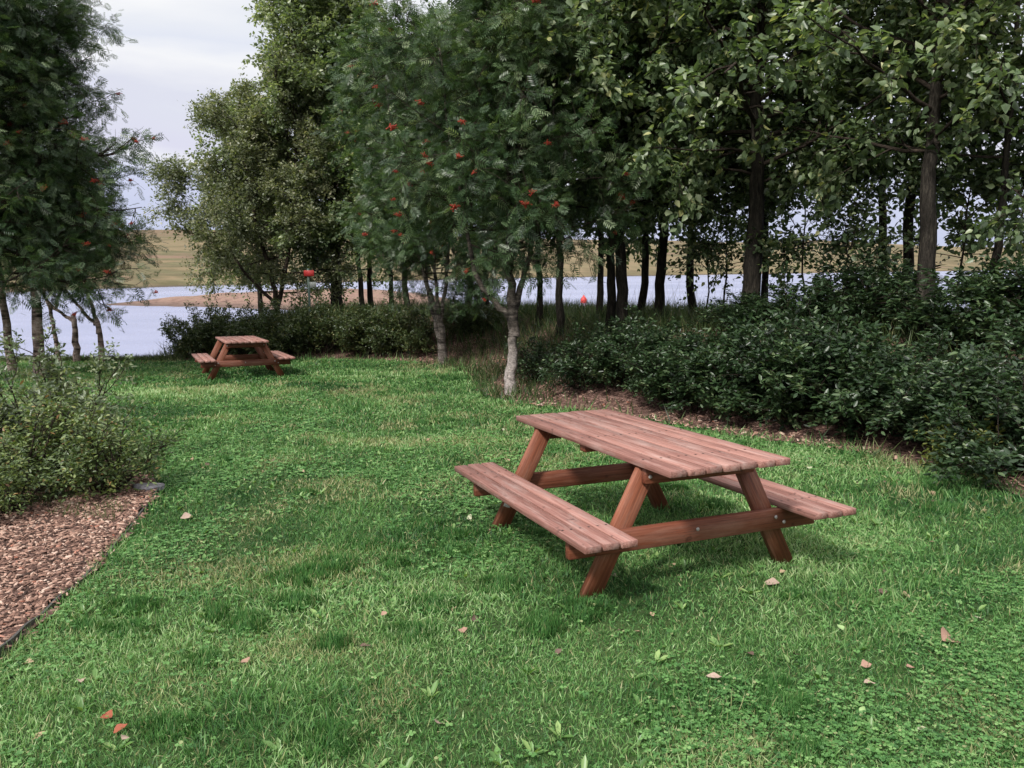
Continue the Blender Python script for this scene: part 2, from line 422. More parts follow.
BLADE = [(-.5, 0, 0), (.5, 0, 0), (-.38, .10, .5), (.38, .10, .5), (0, .42, 1.)]
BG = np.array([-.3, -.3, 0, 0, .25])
BLADE_F = [(0, 1, 3, 2), (2, 3, 4)]
def blade_mats(n, rng, L, W, spread=.6):
    az = rng.uniform(0, 2 * np.pi, n); lean = rng.normal(0, spread * .5, n); lean2 = rng.normal(0, spread * .5, n)
    z = unit(np.stack([lean, lean2, np.ones(n)], -1))
    x0 = np.stack([np.cos(az), np.sin(az), np.zeros(n)], -1)
    x = unit(x0 - (x0 * z).sum(-1, keepdims=True) * z); y = np.cross(z, x)
    return np.stack([x * W[:, None], y * L[:, None], z * L[:, None]], -1)

def patchiness(x, y):
    return .5 * vnoise(x, y, .9, 2) + .3 * vnoise(x, y, .35, 3) + .2 * vnoise(x, y, .12, 6)

def build_lawn_grass():
    rng = np.random.default_rng(3); acc = Acc()
    for (y0, y1, dens, L0, W0) in ((1.9, 3.6, 11500, .046, .0032), (3.6, 5.6, 6500, .046, .0042), (5.6, 9, 2900, .05, .0065), (9, 13.5, 1500, .055, .0105), (13.5, 19.3, 850, .062, .016)):
        area = (y1 * y1 - y0 * y0) * .66 + 2 * 1.2 * (y1 - y0)
        x, y = view_pts(int(dens * area), y0, y1, rng)
        s = sdist(x, y, LAWN_R); b = sdist(x, y, BED)
        k = (s < -.02 + .12 * rng.random(len(x))) & (b > .01); x, y, s, b = x[k], y[k], s[k], b[k]
        p = patchiness(x, y); tuft = sst(.62, .85, vnoise(x, y, .55, 9)) 
        n = len(x)
        L = L0 * .74 * (.4 + 1.1 * rng.random(n)) * (.6 + .8 * p) * (1 + .9 * tuft * rng.random(n)) * (1 + .9 * np.exp(-np.minimum(b, -s + 0) / .08))
        W = W0 * 1.3 * (.5 + .9 * rng.random(n))
        T = np.stack([x, y, land(x, y) + .028], -1)
        r = np.clip(.5 + .95 * (p - .5) - .25 * tuft + rng.normal(0, .24, n), 0, 1)
        big = vnoise(x, y, 2.4, 12); r = np.clip(r - .06 + .6 * (big - .48), 0, 1)
        dryp = sst(.55, .8, vnoise(x, y, .45, 21) * .6 + vnoise(x, y, 1.6, 22) * .4)
        dry = np.clip((rng.random(n) < .07 + .6 * dryp) * (.3 + .7 * rng.random(n)), 0, 1)
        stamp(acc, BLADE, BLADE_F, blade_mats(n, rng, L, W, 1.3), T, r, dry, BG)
    # darker tussocks of longer, finer grass
    tx, ty = view_pts(700, 2.4, 15, rng, .5); kk = vnoise(tx, ty, 1.1, 88) > .6; tx, ty = tx[kk], ty[kk]
    for cx, cy in zip(tx, ty):
        if sdist(np.array([cx]), np.array([cy]), LAWN_R)[0] > -.2 or sdist(np.array([cx]), np.array([cy]), BED)[0] < .15: continue
        R_ = rng.uniform(.04, .13); n = int(900 * R_ / (.09 + .012 * cy)); 
        rr = R_ * np.sqrt(rng.random(n)) ; az = rng.uniform(0, 6.283, n); x = cx + rr * np.cos(az) * 1.3; y = cy + rr * np.sin(az)
        L = rng.uniform(.04, .095, n) * (1 - .5 * rr / R_) * rng.uniform(.7, 1.1); W = np.full(n, .0022 + .0009 * cy)
        z = unit(np.stack([.8 * rr / R_ * np.cos(az) + rng.normal(0, .25, n), .8 * rr / R_ * np.sin(az) + rng.normal(0, .25, n), np.ones(n)], -1))
        x0 = np.stack([-np.sin(az), np.cos(az), np.zeros(n)], -1); xx = unit(x0 - (x0 * z).sum(-1, keepdims=True) * z); yy = np.cross(z, xx)
        stamp(acc, BLADE, BLADE_F, np.stack([xx * W[:, None], yy * L[:, None], z * L[:, None]], -1), np.stack([x, y, land(x, y) + .028], -1), np.clip(.22 + rng.normal(0, .15, n), 0, 1), (rng.random(n) < .05) * .6, BG)
    me = acc.mesh('lawn_grass')
    P(link('lawn_grass', me, M['grass']), 'short green lawn grass with dark tufts and straw coloured patches', 'grass', kind='stuff')
    # clover and other small round leaves woven into the turf
    acc = Acc()
    LF = [(0, 0, 0), (-.42, .45, .1), (-.3, .9, .06), (0, .96, 0), (.3, .9, .06), (.42, .45, .1)]
    for (y0, y1, dens, S) in ((1.9, 4.2, 4200, .011), (4.2, 7, 2000, .014), (7, 11, 500, .021), (11, 19, 100, .03)):
        area = (y1 * y1 - y0 * y0) * .66 + 2 * 1.2 * (y1 - y0)
        x, y = view_pts(int(dens * area), y0, y1, rng)
        clo = .6 * vnoise(x, y, 1.3, 31) + .4 * vnoise(x, y, .4, 32)
        k = (sdist(x, y, LAWN_R) < -.05) & (sdist(x, y, BED) > .05) & (rng.random(len(x)) < sst(.42, .72, clo) + .05)
        x, y, clo = x[k], y[k], clo[k]; n = len(x)
        z = land(x, y) + .035 + .03 * rng.random(n)
        base_az = rng.uniform(0, 2 * np.pi, n); r = np.clip(.5 + rng.normal(0, .17, n), 0, .8)
        up = unit(np.stack([rng.normal(0, .3, n), rng.normal(0, .3, n) - .1, np.ones(n)], -1))
        sz = S * (.45 + 1.1 * rng.random(n) ** 1.6)
        for q in range(3):
            az = base_az + q * 2.094
            d = np.stack([np.cos(az), np.sin(az), rng.normal(.05, .15, n)], -1)
            stamp(acc, LF, [(0, 1, 2, 3), (0, 3, 4, 5)], frames(d, up, sz), np.stack([x, y, z], -1), r, (rng.random(n) < .04) * .6)
    me = acc.mesh('clover_leaves')
    P(link('clover', me, M['grass']), 'patches of small round clover leaves woven through the lawn', 'clover', kind='stuff')

build_lawn_grass()

def build_wild_grass():
    """longer rough grass on the bank behind the shrubs, at the foot of the birches and at the lawn rim"""
    rng = np.random.default_rng(8); acc = Acc()
    n = 150000
    x = rng.uniform(-9, 12, n); y = rng.uniform(3, 26, n)
    s = sdist(x, y, LAWN_R); d = sdist(x, y, PLATEAU)
    clump = vnoise(x, y, .8, 41)
    dens = np.where(s > .9, .55 + .45 * clump, .22 * (clump > .45)) * (s > -.02) * (d < 1.6)
    dens = np.where((s < 1.2) & (x > .8), dens * .25, dens)
    dens = np.where((s > -.12) & (s < .8) & (x < .6) & (y > 11.3) & (x > -1.5), .8 * (clump > .35), dens)
    k = rng.random(n) < dens; x, y, s = x[k], y[k], s[k]; n = len(x)
    L = (.16 + .2 * rng.random(n)) * np.where(s > 1.2, 1.35, .8); W = .010 + .008 * rng.random(n)
    T = np.stack([x, y, land(x, y) + .04], -1)
    stamp(acc, BLADE, BLADE_F, blade_mats(n, rng, L, W, .8), T, rng.random(n), (rng.random(n) < .16) * rng.random(n))
    n = 5000; x = rng.uniform(-5.2, -2.8, n); y = rng.uniform(5.2, 7.2, n)
    k = (sdist(x, y, BED) < -.12) & (vnoise(x, y, .45, 61) > .5); x, y = x[k], y[k]; n = len(x)
    stamp(acc, BLADE, BLADE_F, blade_mats(n, rng, .04 + .06 * rng.random(n), np.full(n, .005), .9), np.stack([x, y, land(x, y) + .05], -1), .5 + .5 * rng.random(n), rng.random(n) * .4)
    # rim of the lawn to the left, above the lake
    n = 12000; x = rng.uniform(-17, -8, n); y = rng.uniform(19.1, 19.9, n)
    stamp(acc, BLADE, BLADE_F, blade_mats(n, rng, .07 + .1 * rng.random(n), np.full(n, .014), .8), np.stack([x, y, land(x, y) + .02], -1), rng.random(n), rng.random(n) * .3)
    P(link('wild_grass', acc.mesh('wild_grass'), M['wild_grass']), 'long rough grass on the bank below the poplars and behind the shrubs', 'wild grass', kind='stuff')
    acc = Acc()                                       # pale seed heads above the bank
    n = 1100; x = rng.uniform(.5, 9, n); y = rng.uniform(9, 20, n); d = sdist(x, y, PLATEAU)
    k = (d > -2.4) & (d < .8) & (y > 9); x, y = x[k], y[k]; n = len(x)
    L = .55 + .5 * rng.random(n)
    stamp(acc, BLADE, BLADE_F, blade_mats(n, rng, L, np.full(n, .007), .35), np.stack([x, y, land(x, y)], -1), .8 + .2 * rng.random(n), .5 + .5 * rng.random(n))
    P(link('dry_grass', acc.mesh('dry_grass'), M['wild_grass']), 'pale dry grass stalks standing on the bank in front of the lake', 'dry grass', kind='stuff')
build_wild_grass()

# ------------------------------------------------------------------ mulch chips
def chips_mat():
    m, nt, out = new_mat('mulch_chips')
    c = ramp(nt, attr(nt, 'rnd'), [(0, (.03, .02, .016)), (.25, (.11, .062, .048)), (.6, (.24, .14, .105)), (.85, (.4, .26, .2)), (.95, (.5, .38, .31)), (1, (.3, .1, .06))]).outputs[0]
    principled(nt, out, c, .85, spec=.2); return m
M['chips'] = chips_mat()
CHIP = [(-.5, -1, 0), (.5, -.9, 0), (.6, .9, .02), (-.4, 1, 0), (-.45, -.85, .28), (.4, -.75, .25), (.5, .75, .3), (-.3, .8, .22)]
CHIP_F = [(4, 5, 6, 7), (0, 1, 5, 4), (1, 2, 6, 5), (2, 3, 7, 6), (3, 0, 4, 7)]
def chips(name, x, y, rng, label, size=(.007, .022)):
    acc = Acc(); n = len(x)
    az = rng.uniform(0, 2 * np.pi, n); d = np.stack([np.cos(az), np.sin(az), rng.normal(0, .25, n)], -1)
    up = unit(np.stack([rng.normal(0, .3, n), rng.normal(0, .3, n), np.ones(n)], -1))
    L = rng.uniform(size[0], size[1], n); W = L * rng.uniform(.35, .9, n)
    stamp(acc, CHIP, CHIP_F, frames(d, up, L, W), np.stack([x, y, land(x, y) + .055 + .014 * rng.random(n)], -1), rng.random(n))
    P(link(name, acc.mesh(name), M['chips']), label, 'wood chips', kind='stuff')
rng = np.random.default_rng(5)
n = 95000; x = rng.uniform(-6.5, -1.5, n); y = rng.uniform(2, 9, n)
b = sdist(x, y, BED); k = (b < -.01 + .09 * rng.random(n) ** 6) & (x > -.68 * y - 1.0) & (rng.random(n) < np.where(y > 6.5, .35, 1)); chips('mulch', x[k], y[k], rng, 'reddish brown bark chips covering the bed at the lower left')
n = 42000; x = rng.uniform(-3, 7, n); y = rng.uniform(3, 19.5, n)
s = sdist(x, y, LAWN_R); k = (s > -.06) & (s < 1.7) & (rng.random(n) < .25 + .75 * sst(.3, .5, vnoise(x, y, .8, 77))); chips('mulch', x[k], y[k], rng, 'reddish bark chips in a strip under the dark shrubs on the right', (.014, .034))

# ------------------------------------------------------------------ bed edging
def build_edging():
    pts = [p for p in BED_EDGE if p[1] < 7.2]
    acc = Acc(); V = []; F = []
    for i, (x, y) in enumerate(pts):
        a = pts[max(i - 1, 0)]; c = pts[min(i + 1, len(pts) - 1)]
        t = unit(np.array([c[0] - a[0], c[1] - a[1]])); nx, ny = t[1] * .006, -t[0] * .006
        z = gz(x, y) - .028 * min(1, max(0, (y - 3.4) / .8)); w = .006 * math.sin(i * .7)
        V += [(x - nx, y - ny, z - .02), (x - nx, y - ny, z + .085 + w), (x + nx, y + ny, z + .085 + w), (x + nx, y + ny, z - .02)]
        if i: o = 4 * (i - 1); F += [(o, o + 4, o + 5, o + 1), (o + 1, o + 5, o + 6, o + 2), (o + 2, o + 6, o + 7, o + 3)]
    me = bpy.data.meshes.new('bed_edging'); me.from_pydata(V, [], F)
    P(link('bed_edging', me, simple('edging', (.03, .03, .028), .6, (.07, .065, .06), 12)), 'thin dark edging strip between the bark chip bed and the lawn', 'edging')
build_edging()

# ------------------------------------------------------------------ picnic tables
def box(acc, cx, cy, cz, sx, sy, sz, bev=.004, a=0., rot=None, off=None):
    """bevelled box: 24 verts style chamfer"""
    bm_v = []; h = np.array([sx, sy, sz]) / 2; b = bev
    V = []; idx = {}
    for ax in range(3):
        for sgn in (-1, 1):
            for u in (-1, 1):
                for w in (-1, 1):
                    p = [0, 0, 0]; a1, a2 = (ax + 1) % 3, (ax + 2) % 3
                    p[ax] = sgn * h[ax]; p[a1] = u * (h[a1] - b); p[a2] = w * (h[a2] - b)
                    key = (ax, sgn, u, w); idx[key] = len(V); V.append(p)
    F4 = []; F3 = []
    for ax in range(3):
        for s in (-1, 1): F4.append([idx[ax, s, -1, -1], idx[ax, s, 1, -1], idx[ax, s, 1, 1], idx[ax, s, -1, 1]][::s])
    def vid(signs, face):  # corner vertex belonging to a face axis
        a1, a2 = (face + 1) % 3, (face + 2) % 3
        return idx[face, signs[face], signs[a1], signs[a2]]
    for ax in range(3):                          # edges parallel to ax
        a1, a2 = (ax + 1) % 3, (ax + 2) % 3
        for s1 in (-1, 1):
            for s2 in (-1, 1):
                c0 = [0, 0, 0]; c0[ax] = -1; c0[a1] = s1; c0[a2] = s2; c1 = list(c0); c1[ax] = 1
                f = [vid(c0, a1), vid(c1, a1), vid(c1, a2), vid(c0, a2)]
                F4.append(f if s1 * s2 < 0 else f[::-1])
    for sx_ in (-1, 1):
        for sy_ in (-1, 1):
            for sz_ in (-1, 1):
                c = (sx_, sy_, sz_); f = [vid(c, 0), vid(c, 1), vid(c, 2)]
                F3.append(f if sx_ * sy_ * sz_ > 0 else f[::-1])
    V = np.array(V, float)
    if rot is not None: V = V @ np.array(rot).T
    V = V + np.array([cx, cy, cz])
    acc.add(V, [np.array(F4), np.array(F3)], a)

TH = .7186; SHT = .3902; TL = 1.9771; TW = .7649; SO = .8565; SW = .295; FO = .7157; LX = .679
def bolt_mesh():
    acc = Acc(); ang = np.linspace(0, 2 * np.pi, 8, endpoint=False)
    ring = lambda r, y: np.stack([r * np.cos(ang), np.full(8, y), r * np.sin(ang)], -1)
    V = np.concatenate([ring(.011, 0), ring(.010, -.005), ring(.005, -.008)])
    i = np.arange(8); j = (i + 1) % 8
    acc.add(V, [np.stack([i, j, j + 8, i + 8], -1), np.stack([i + 8, j + 8, j + 16, i + 16], -1), np.array([list(range(16, 24))])])
    return acc.mesh('bolt')

def build_table(name, loc, yaw, seed, label):
    rg = random.Random(seed)
    t = empty(name, loc, (0, 0, 0))
    t.rotation_euler = (Euler((-SL, 0, 0)).to_matrix() @ Euler((0, 0, yaw)).to_matrix()).to_euler()
    P(t, label, 'picnic table', 'picnic tables on the lawn')
    th = .036
    acc = Acc(); nb = 7; w = (TW - 6 * .013) / nb
    for i in range(nb):
        cx = -TW / 2 + w / 2 + i * (w + .013)
        box(acc, cx, rg.uniform(-.006, .006), TH - th / 2 + rg.uniform(-.0012, .0012), w, TL + rg.uniform(-.006, .006), th, .0025, rg.random())
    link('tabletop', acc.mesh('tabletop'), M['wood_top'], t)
    for s in (-1, 1):
        acc = Acc(); w3 = (SW - 2 * .013) / 3
        for i in range(3):
            cx = s * (SO - SW / 2) + (i - 1) * (w3 + .013)
            box(acc, cx, rg.uniform(-.006, .006), SHT - th / 2 + rg.uniform(-.001, .001), w3, TL + rg.uniform(-.006, .006), th, .0025, rg.random())
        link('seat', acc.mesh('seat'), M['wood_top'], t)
    # A-frames: seat beam and top batten outside, legs inside
    bt = .045
    for e in (-1, 1):
        yb = e * (LX + bt / 2 + .001); yl = e * (LX - bt / 2 - .001)
        acc = Acc(); box(acc, 0, yb, SHT - th - .06, 2 * (SO - .045), bt, .118, .004, rg.random())
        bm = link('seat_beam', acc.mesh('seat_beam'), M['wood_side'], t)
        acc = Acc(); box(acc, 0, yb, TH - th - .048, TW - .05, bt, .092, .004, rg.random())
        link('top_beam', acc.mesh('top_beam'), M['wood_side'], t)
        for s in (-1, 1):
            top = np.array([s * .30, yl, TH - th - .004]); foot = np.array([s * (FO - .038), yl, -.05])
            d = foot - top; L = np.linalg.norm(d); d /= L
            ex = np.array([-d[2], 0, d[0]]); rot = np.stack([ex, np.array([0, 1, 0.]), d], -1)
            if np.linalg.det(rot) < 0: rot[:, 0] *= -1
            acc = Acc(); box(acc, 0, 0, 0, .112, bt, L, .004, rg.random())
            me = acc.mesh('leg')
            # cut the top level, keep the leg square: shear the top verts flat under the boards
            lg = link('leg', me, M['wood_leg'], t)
            mtx = Matrix([[*rot[0]], [*rot[1]], [*rot[2]]]).to_4x4(); mtx.translation = Vector((top + foot) / 2)
            # flatten leg ends parallel to the ground
            for v in me.vertices:
                wco = mtx @ v.co
                if v.co.z < -L / 2 + .01: dz = (TH - th - .002) - wco.z
                elif v.co.z > L / 2 - .01: dz = -.05 - wco.z
                else: continue
                kz = dz / d[2]; v.co.z += kz
            lg.matrix_local = mtx
        for (bx, bz) in ((-.02, SHT - th - .05), (.52, SHT - th - .045), (.58, SHT - th - .08), (-.50, SHT - th - .045), (-.56, SHT - th - .08), (-.33, TH - .09), (.33, TH - .09)):
            b = link('bolt', BOLT, M['steel'], t); b.location = (bx, e * (LX + bt + .002), bz)
            if e > 0: b.rotation_euler = (0, 0, math.pi)
    acc = Acc(); box(acc, 0, .0, TH - th - .026, TW - .05, .07, .045, .004, .5); link('middle_batten', acc.mesh('middle_batten'), M['wood_side'], t)
    acc = Acc()                                        # screw heads of all boards: one part
    ang = np.linspace(0, 2 * np.pi, 6, endpoint=False)
    for yy in (-LX - .02, 0, LX + .02):
        for i in range(nb):
            cx = -TW / 2 + w / 2 + i * (w + .013)
            for o in (-.025, .025):
                V = [(cx + o + .0072 * math.cos(a), yy + rg.uniform(-.01, .01) * 0 + .0072 * math.sin(a), TH + .0016) for a in ang]
                acc.add(V, [np.array([list(range(6))])])
        if yy:
            for s in (-1, 1):
                for i in range(3):
                    cx = s * (SO - SW / 2) + (i - 1) * (w3 + .013)
                    for o in (-.025, .025):
                        V = [(cx + o + .0072 * math.cos(a), yy + .0072 * math.sin(a), SHT + .0016) for a in ang]
                        acc.add(V, [np.array([list(range(6))])])
    P(link('screw_heads', acc.mesh('screw_heads'), M['nail'], t), kind='stuff')
    return t
BOLT = bolt_mesh()
t1 = build_table('picnic_table', (.7581, 4.9068, -SL * 4.9068 + .035), .3937, 4, 'large reddish brown wooden picnic table in the foreground of the lawn')
t2 = build_table('picnic_table', (-5.3141, 15.6327, -SL * 15.6327 + .035), .4425, 9, 'small distant picnic table in front of the bushes by the lake')
acc = Acc(); box(acc, 0, 0, 0, .05, .002, .035, .0006)
pl = link('paper_tag', acc.mesh('paper_tag'), M['paper'], t1); pl.location = (-.60, LX - .049, .17); pl.rotation_euler = (0, .4, 0)

# ------------------------------------------------------------------ plants
POP = ([(0, 0, 0), (-.33, .3, .09), (-.22, .66, .07), (0, 1.02, -.06), (.22, .66, .07), (.33, .3, .09)], [(0, 1, 2, 3), (0, 3, 4, 5)])
OVAL = ([(0, 0, 0), (-.22, .5, .05), (0, 1, 0), (.22, .5, .05)], [(0, 1, 2, 3)])
OVAL2 = ([(0, 0, 0), (-.2, .32, .06), (-.16, .7, .04), (0, 1, -.03), (.16, .7, .04), (.2, .32, .06)], [(0, 1, 2, 3), (0, 3, 4, 5)])
def _frond():
    V = []; F = []
    for k in range(5):
        y = .2 + k * .17; L = .46 * (1 - abs(k - 2) * .08); z = -.10 * y * y
        for s in (-1, 1):
            d = np.array([s * .84, .54, -.25 + .1 * (k % 2)]); d /= np.linalg.norm(d); o = np.array([0, y, z])
            p = np.array([-d[1] * s, d[0] * s, 0]) * .05
            i = len(V); V += [tuple(o), tuple(o + d * L * .45 + p), tuple(o + d * L), tuple(o + d * L * .45 - p)]; F.append((i, i + 1, i + 2, i + 3))
    i = len(V); V += [(0, .92, -.08), (-.04, 1.05, -.1), (0, 1.22, -.13), (.04, 1.05, -.1)]; F.append((i, i + 1, i + 2, i + 3))
    i = len(V); V += [(-.008, 0, 0), (.008, 0, 0), (.004, .95, -.09), (-.004, .95, -.09)]; F.append((i, i + 1, i + 2, i + 3))
    return (V, F)
FROND = _frond()

def path(rng, p, d, L, n, wob=.12, up=0., r0=.02):
    """a wobbling, bending polyline"""
    pts = [p]; d = unit(d); st = L / n
    for i in range(n):
        d = unit(d + rng.normal(0, wob, 3) + np.array([0, 0, up]))
        p = p + d * st; pts.append(p)
    return np.array(pts), d

def turn(rng, d, a0, a1):
    """rotate direction d by a random angle in [a0,a1] about a random perpendicular"""
    r = rng.normal(0, 1, 3); r = unit(r - r.dot(d) * d); a = rng.uniform(a0, a1)
    return unit(d * math.cos(a) + r * math.sin(a))

def leaves_on(acc, rng, anch, dirs, tpl, per, size, spread, droop, flat=.55, out=.7):
    """anch (n,3) points, dirs (n,3); per leaves at each"""
    n = len(anch); A = np.repeat(anch, per, 0); D = np.repeat(dirs, per, 0); k = len(A)
    az = rng.uniform(0, 2 * np.pi, k); rd = np.stack([np.cos(az), np.sin(az), rng.normal(0, .5, k)], -1)
    d = unit(D * out + rd * .9 + np.array([0, 0, -droop]) * rng.uniform(.3, 1.3, k)[:, None])
    up = unit(np.array([0, 0, flat]) + rng.normal(0, .45, (k, 3)))
    S = size * rng.uniform(.6, 1.25, k)
    T = A + rng.normal(0, spread, (k, 3))
    clump = vnoise(A[:, 0] + A[:, 2] * .7, A[:, 1] + A[:, 2] * .4, .6, 3)
    r = np.clip(.42 + .45 * (clump - .5) + rng.normal(0, .26, k), 0, 1)
    stamp(acc, tpl[0], tpl[1], frames(d, up, S), T, r)

def make_tree(seed, h=8., r0=.12, clear=2.4, R=2.0, limbs=32, subs=6, twigs=5, per=5, tpl=POP, leaf=.1, droop=.35,
              el=(25, 60), stems=None, lean=(0, 0), wob=.05, prof=None, spread=.05, ltw=(.25, .5), taper=.85, sub_l=.45, az0=0.,
              limb_bias=None, low=None, r_base=1.25):
    """returns trunk, branches, crown meshes (local, base at the origin)"""
    rng = np.random.default_rng(seed); tr = Acc(); br = Acc(); lf = Acc()
    axes = []
    if stems is None:
        n = int(h / .22); zz = np.linspace(-.15, h, n)
        px = np.cumsum(rng.normal(0, wob, n)) * .25; py = np.cumsum(rng.normal(0, wob, n)) * .25
        k = np.maximum(zz, 0) / h
        pts = np.stack([px - px[1] + lean[0] * k ** .8, py - py[1] + lean[1] * k ** .8, zz], -1)
        rr = r0 * (1 - taper * np.clip(zz / h, 0, 1)) * (1 + (r_base - 1) * np.exp(-np.maximum(zz, 0) / .2)) * (1 + rng.normal(0, .02, n))
        tube(tr, pts, rr, 16, rough=.07, rng=rng); axes.append((pts, rr, 1.))
    else:                                        # explicit stems: list of (points, r_start, r_end, weight)
        for (sp, ra, rb, wgt) in stems:
            sp = np.array(smooth_line(sp, 4)); m = len(sp)
            sp = sp + rng.normal(0, .012, sp.shape)
            q = np.linspace(0, 1, m); rr = (ra * (1 - q) + rb * q) * (1 + rng.normal(0, .02, m))
            tube(tr, sp, rr, 12, rough=.05, rng=rng); axes.append((sp, rr, wgt))
    anch = []; dirs = []
    prof = prof or (lambda t: (1 - .55 * t) * (.75 + .5 * math.sin(min(t * 3, 1) * 1.57)))
    tw_tot = sum(a[2] for a in axes)
    for (pts, rr, wgt) in axes:
        if wgt <= 0: continue
        zt = pts[:, 2]; zc = max(clear, zt[0]); zh = zt[-1]
        nl = max(3, int(limbs * wgt / tw_tot))
        for i in range(nl):
            t = (i + rng.random()) / nl; z = zc + (zh - zc) * t ** .85
            j = min(max(int(np.searchsorted(zt, z)), 1), len(zt) - 1)
            f = (z - zt[j - 1]) / (zt[j] - zt[j - 1] + 1e-6); p = pts[j - 1] * (1 - f) + pts[j] * f
            tt = (z - clear) / (h - clear)
            az = az0 + i * 2.399 + rng.normal(0, .35); e = rad(el[0] + (el[1] - el[0]) * (tt ** .8) + rng.normal(0, 9))
            d = np.array([math.cos(az) * math.cos(e), math.sin(az) * math.cos(e), math.sin(e)])
            L = R * prof(min(max(tt, 0), 1)) * rng.uniform(.7, 1.15)
            if limb_bias: L *= 1 + limb_bias[2] * (math.cos(az) * limb_bias[0] + math.sin(az) * limb_bias[1])
            if L < .25: L = .25
            lp, ld = path(rng, p, d, L, 6, .13, rng.uniform(-.03, .05))
            lr = max(.008, min(rr[j] * .5, .012 * L + .006)); q = np.linspace(1, .25, len(lp))
            tube(br, lp, lr * q, 5, False)
            for s in range(subs):
                f2 = rng.uniform(.2, 1); jj = f2 * (len(lp) - 1); a = int(min(jj, len(lp) - 2)); p2 = lp[a] + (lp[a + 1] - lp[a]) * (jj - a)
                d2 = turn(rng, unit(lp[a + 1] - lp[a]), .4, 1.2); d2[2] = d2[2] * .7 + .05
                L2 = max(.3, L * sub_l * rng.uniform(.6, 1.2) * (1.15 - .5 * f2))
                sp2, _ = path(rng, p2, d2, L2, 4, .2, -.03)
                tube(br, sp2, lr * .45 * np.linspace(1, .3, len(sp2)), 3, False)
                for w in range(twigs):
                    f3 = rng.uniform(.15, 1); jj = f3 * (len(sp2) - 1); a = int(min(jj, len(sp2) - 2)); p3 = sp2[a] + (sp2[a + 1] - sp2[a]) * (jj - a)
                    d3 = turn(rng, unit(sp2[a + 1] - sp2[a]), .3, 1.3); L3 = rng.uniform(*ltw)
                    e3 = p3 + d3 * L3 + np.array([0, 0, -.15 * L3])
                    tube(br, [p3, (p3 + e3) / 2 + np.array([0, 0, .02]), e3], [.0045, .0035, .002], 3, False)
                    for g in (.25, .5, .75, 1.):
                        anch.append(p3 + (e3 - p3) * g); dirs.append(d3)
    anch = np.array(anch); dirs = np.array(dirs)
    if low is not None:
        k = low(anch); anch, dirs = anch[k], dirs[k]
    leaves_on(lf, rng, anch, dirs, tpl, per, leaf, spread, droop)
    return tr.mesh('trunk', True), br.mesh('branches'), lf.mesh('crown'), anch

def berry_mesh():
    rng = np.random.default_rng(2); acc = Acc()
    o = (1 + 5 ** .5) / 2
    iv = np.array([(-1, o, 0), (1, o, 0), (-1, -o, 0), (1, -o, 0), (0, -1, o), (0, 1, o), (0, -1, -o), (0, 1, -o), (o, 0, -1), (o, 0, 1), (-o, 0, -1), (-o, 0, 1)]) / 1.902
    fi = [(0, 11, 5), (0, 5, 1), (0, 1, 7), (0, 7, 10), (0, 10, 11), (1, 5, 9), (5, 11, 4), (11, 10, 2), (10, 7, 6), (7, 1, 8), (3, 9, 4), (3, 4, 2), (3, 2, 6), (3, 6, 8), (3, 8, 9), (4, 9, 5), (2, 4, 11), (6, 2, 10), (8, 6, 7), (9, 8, 1)]
    n = 46; T = rng.normal(0, 1, (n, 3)) * np.array([.027, .027, .015]); S = np.tile(np.eye(3) * .011, (n, 1, 1))
    stamp(acc, iv, fi, S, T, rng.random(n)); return acc.mesh('berry_cluster', True)
BERRY = berry_mesh()

def place(name, meshes, loc, rz, mats, label, cat='tree', group=None, sc=1., berries=0, seed=0, front=(0, -1), squash=1.):
    tr, br, lf, anch = meshes
    t = empty(name, (loc[0], loc[1], gz(*loc[:2]) + .02), (0, 0, rz)); t.scale = (sc, sc, sc * squash)
    P(t, label, cat, group)
    bark, twig, leaf = mats
    if tr is not None: link('trunk', tr, bark, t)
    link('branches', br, twig, t); link('crown', lf, leaf, t)
    if berries:
        rng = np.random.default_rng(seed + 50)
        # berries sit on the outer twigs
        c = anch.mean(0); dist = np.hypot(anch[:, 0] - c[0], anch[:, 1] - c[1]) + .35 * ((anch[:, 0] - c[0]) * front[0] + (anch[:, 1] - c[1]) * front[1])
        dist = np.where(anch[:, 2] < 6.3, dist, 0)
        cand = np.argsort(-dist)[:int(len(dist) * .16)]; cand = rng.choice(cand, berries, replace=False)
        for i in cand:
            b = link('berry_cluster', BERRY, M['berry'], t)
            b.location = Vector(anch[i]) + Vector((0, 0, -.02)); b.rotation_euler = (rng.normal(0, .4), rng.normal(0, .4), rng.uniform(0, 6))
            s = rng.uniform(.6, 1.15); b.scale = (s, s, s)
    return t

# --- poplars: four grown individuals, placed as copies that share their meshes
PV = [make_tree(101, 6.3, .15, 2.1, 2.6, 42, 6, 5, 5, leaf=.12, droop=.5, el=(4, 58), wob=.05, limb_bias=(-.5, -.8, .15)),
      make_tree(102, 6.2, .08, 2.0, 1.8, 30, 6, 5, 4, leaf=.11, droop=.5, el=(4, 58), wob=.07),
      make_tree(103, 6.4, .098, 2.0, 2.1, 34, 6, 5, 5, leaf=.115, droop=.5, el=(4, 55), wob=.06),
      make_tree(104, 6.2, .065, 1.9, 1.6, 27, 6, 5, 4, leaf=.105, droop=.5, el=(4, 58), wob=.08),
      make_tree(105, 6.0, .13, 2.3, 2.1, 30, 5, 5, 4, leaf=.12, droop=.5, el=(5, 58), wob=.05),
      make_tree(106, 6.2, .085, 2.4, 1.7, 25, 5, 4, 4, leaf=.11, droop=.5, el=(5, 58), wob=.07)]
pop = (M['bark_poplar'], M['twig'], M['poplar_leaf']); popg = (M['bark_poplar_grey'], M['twig'], M['poplar_leaf'])
G = 'poplars in a row on the bank'
def X(px, d): return ((px - 512) / 800 * d, d)
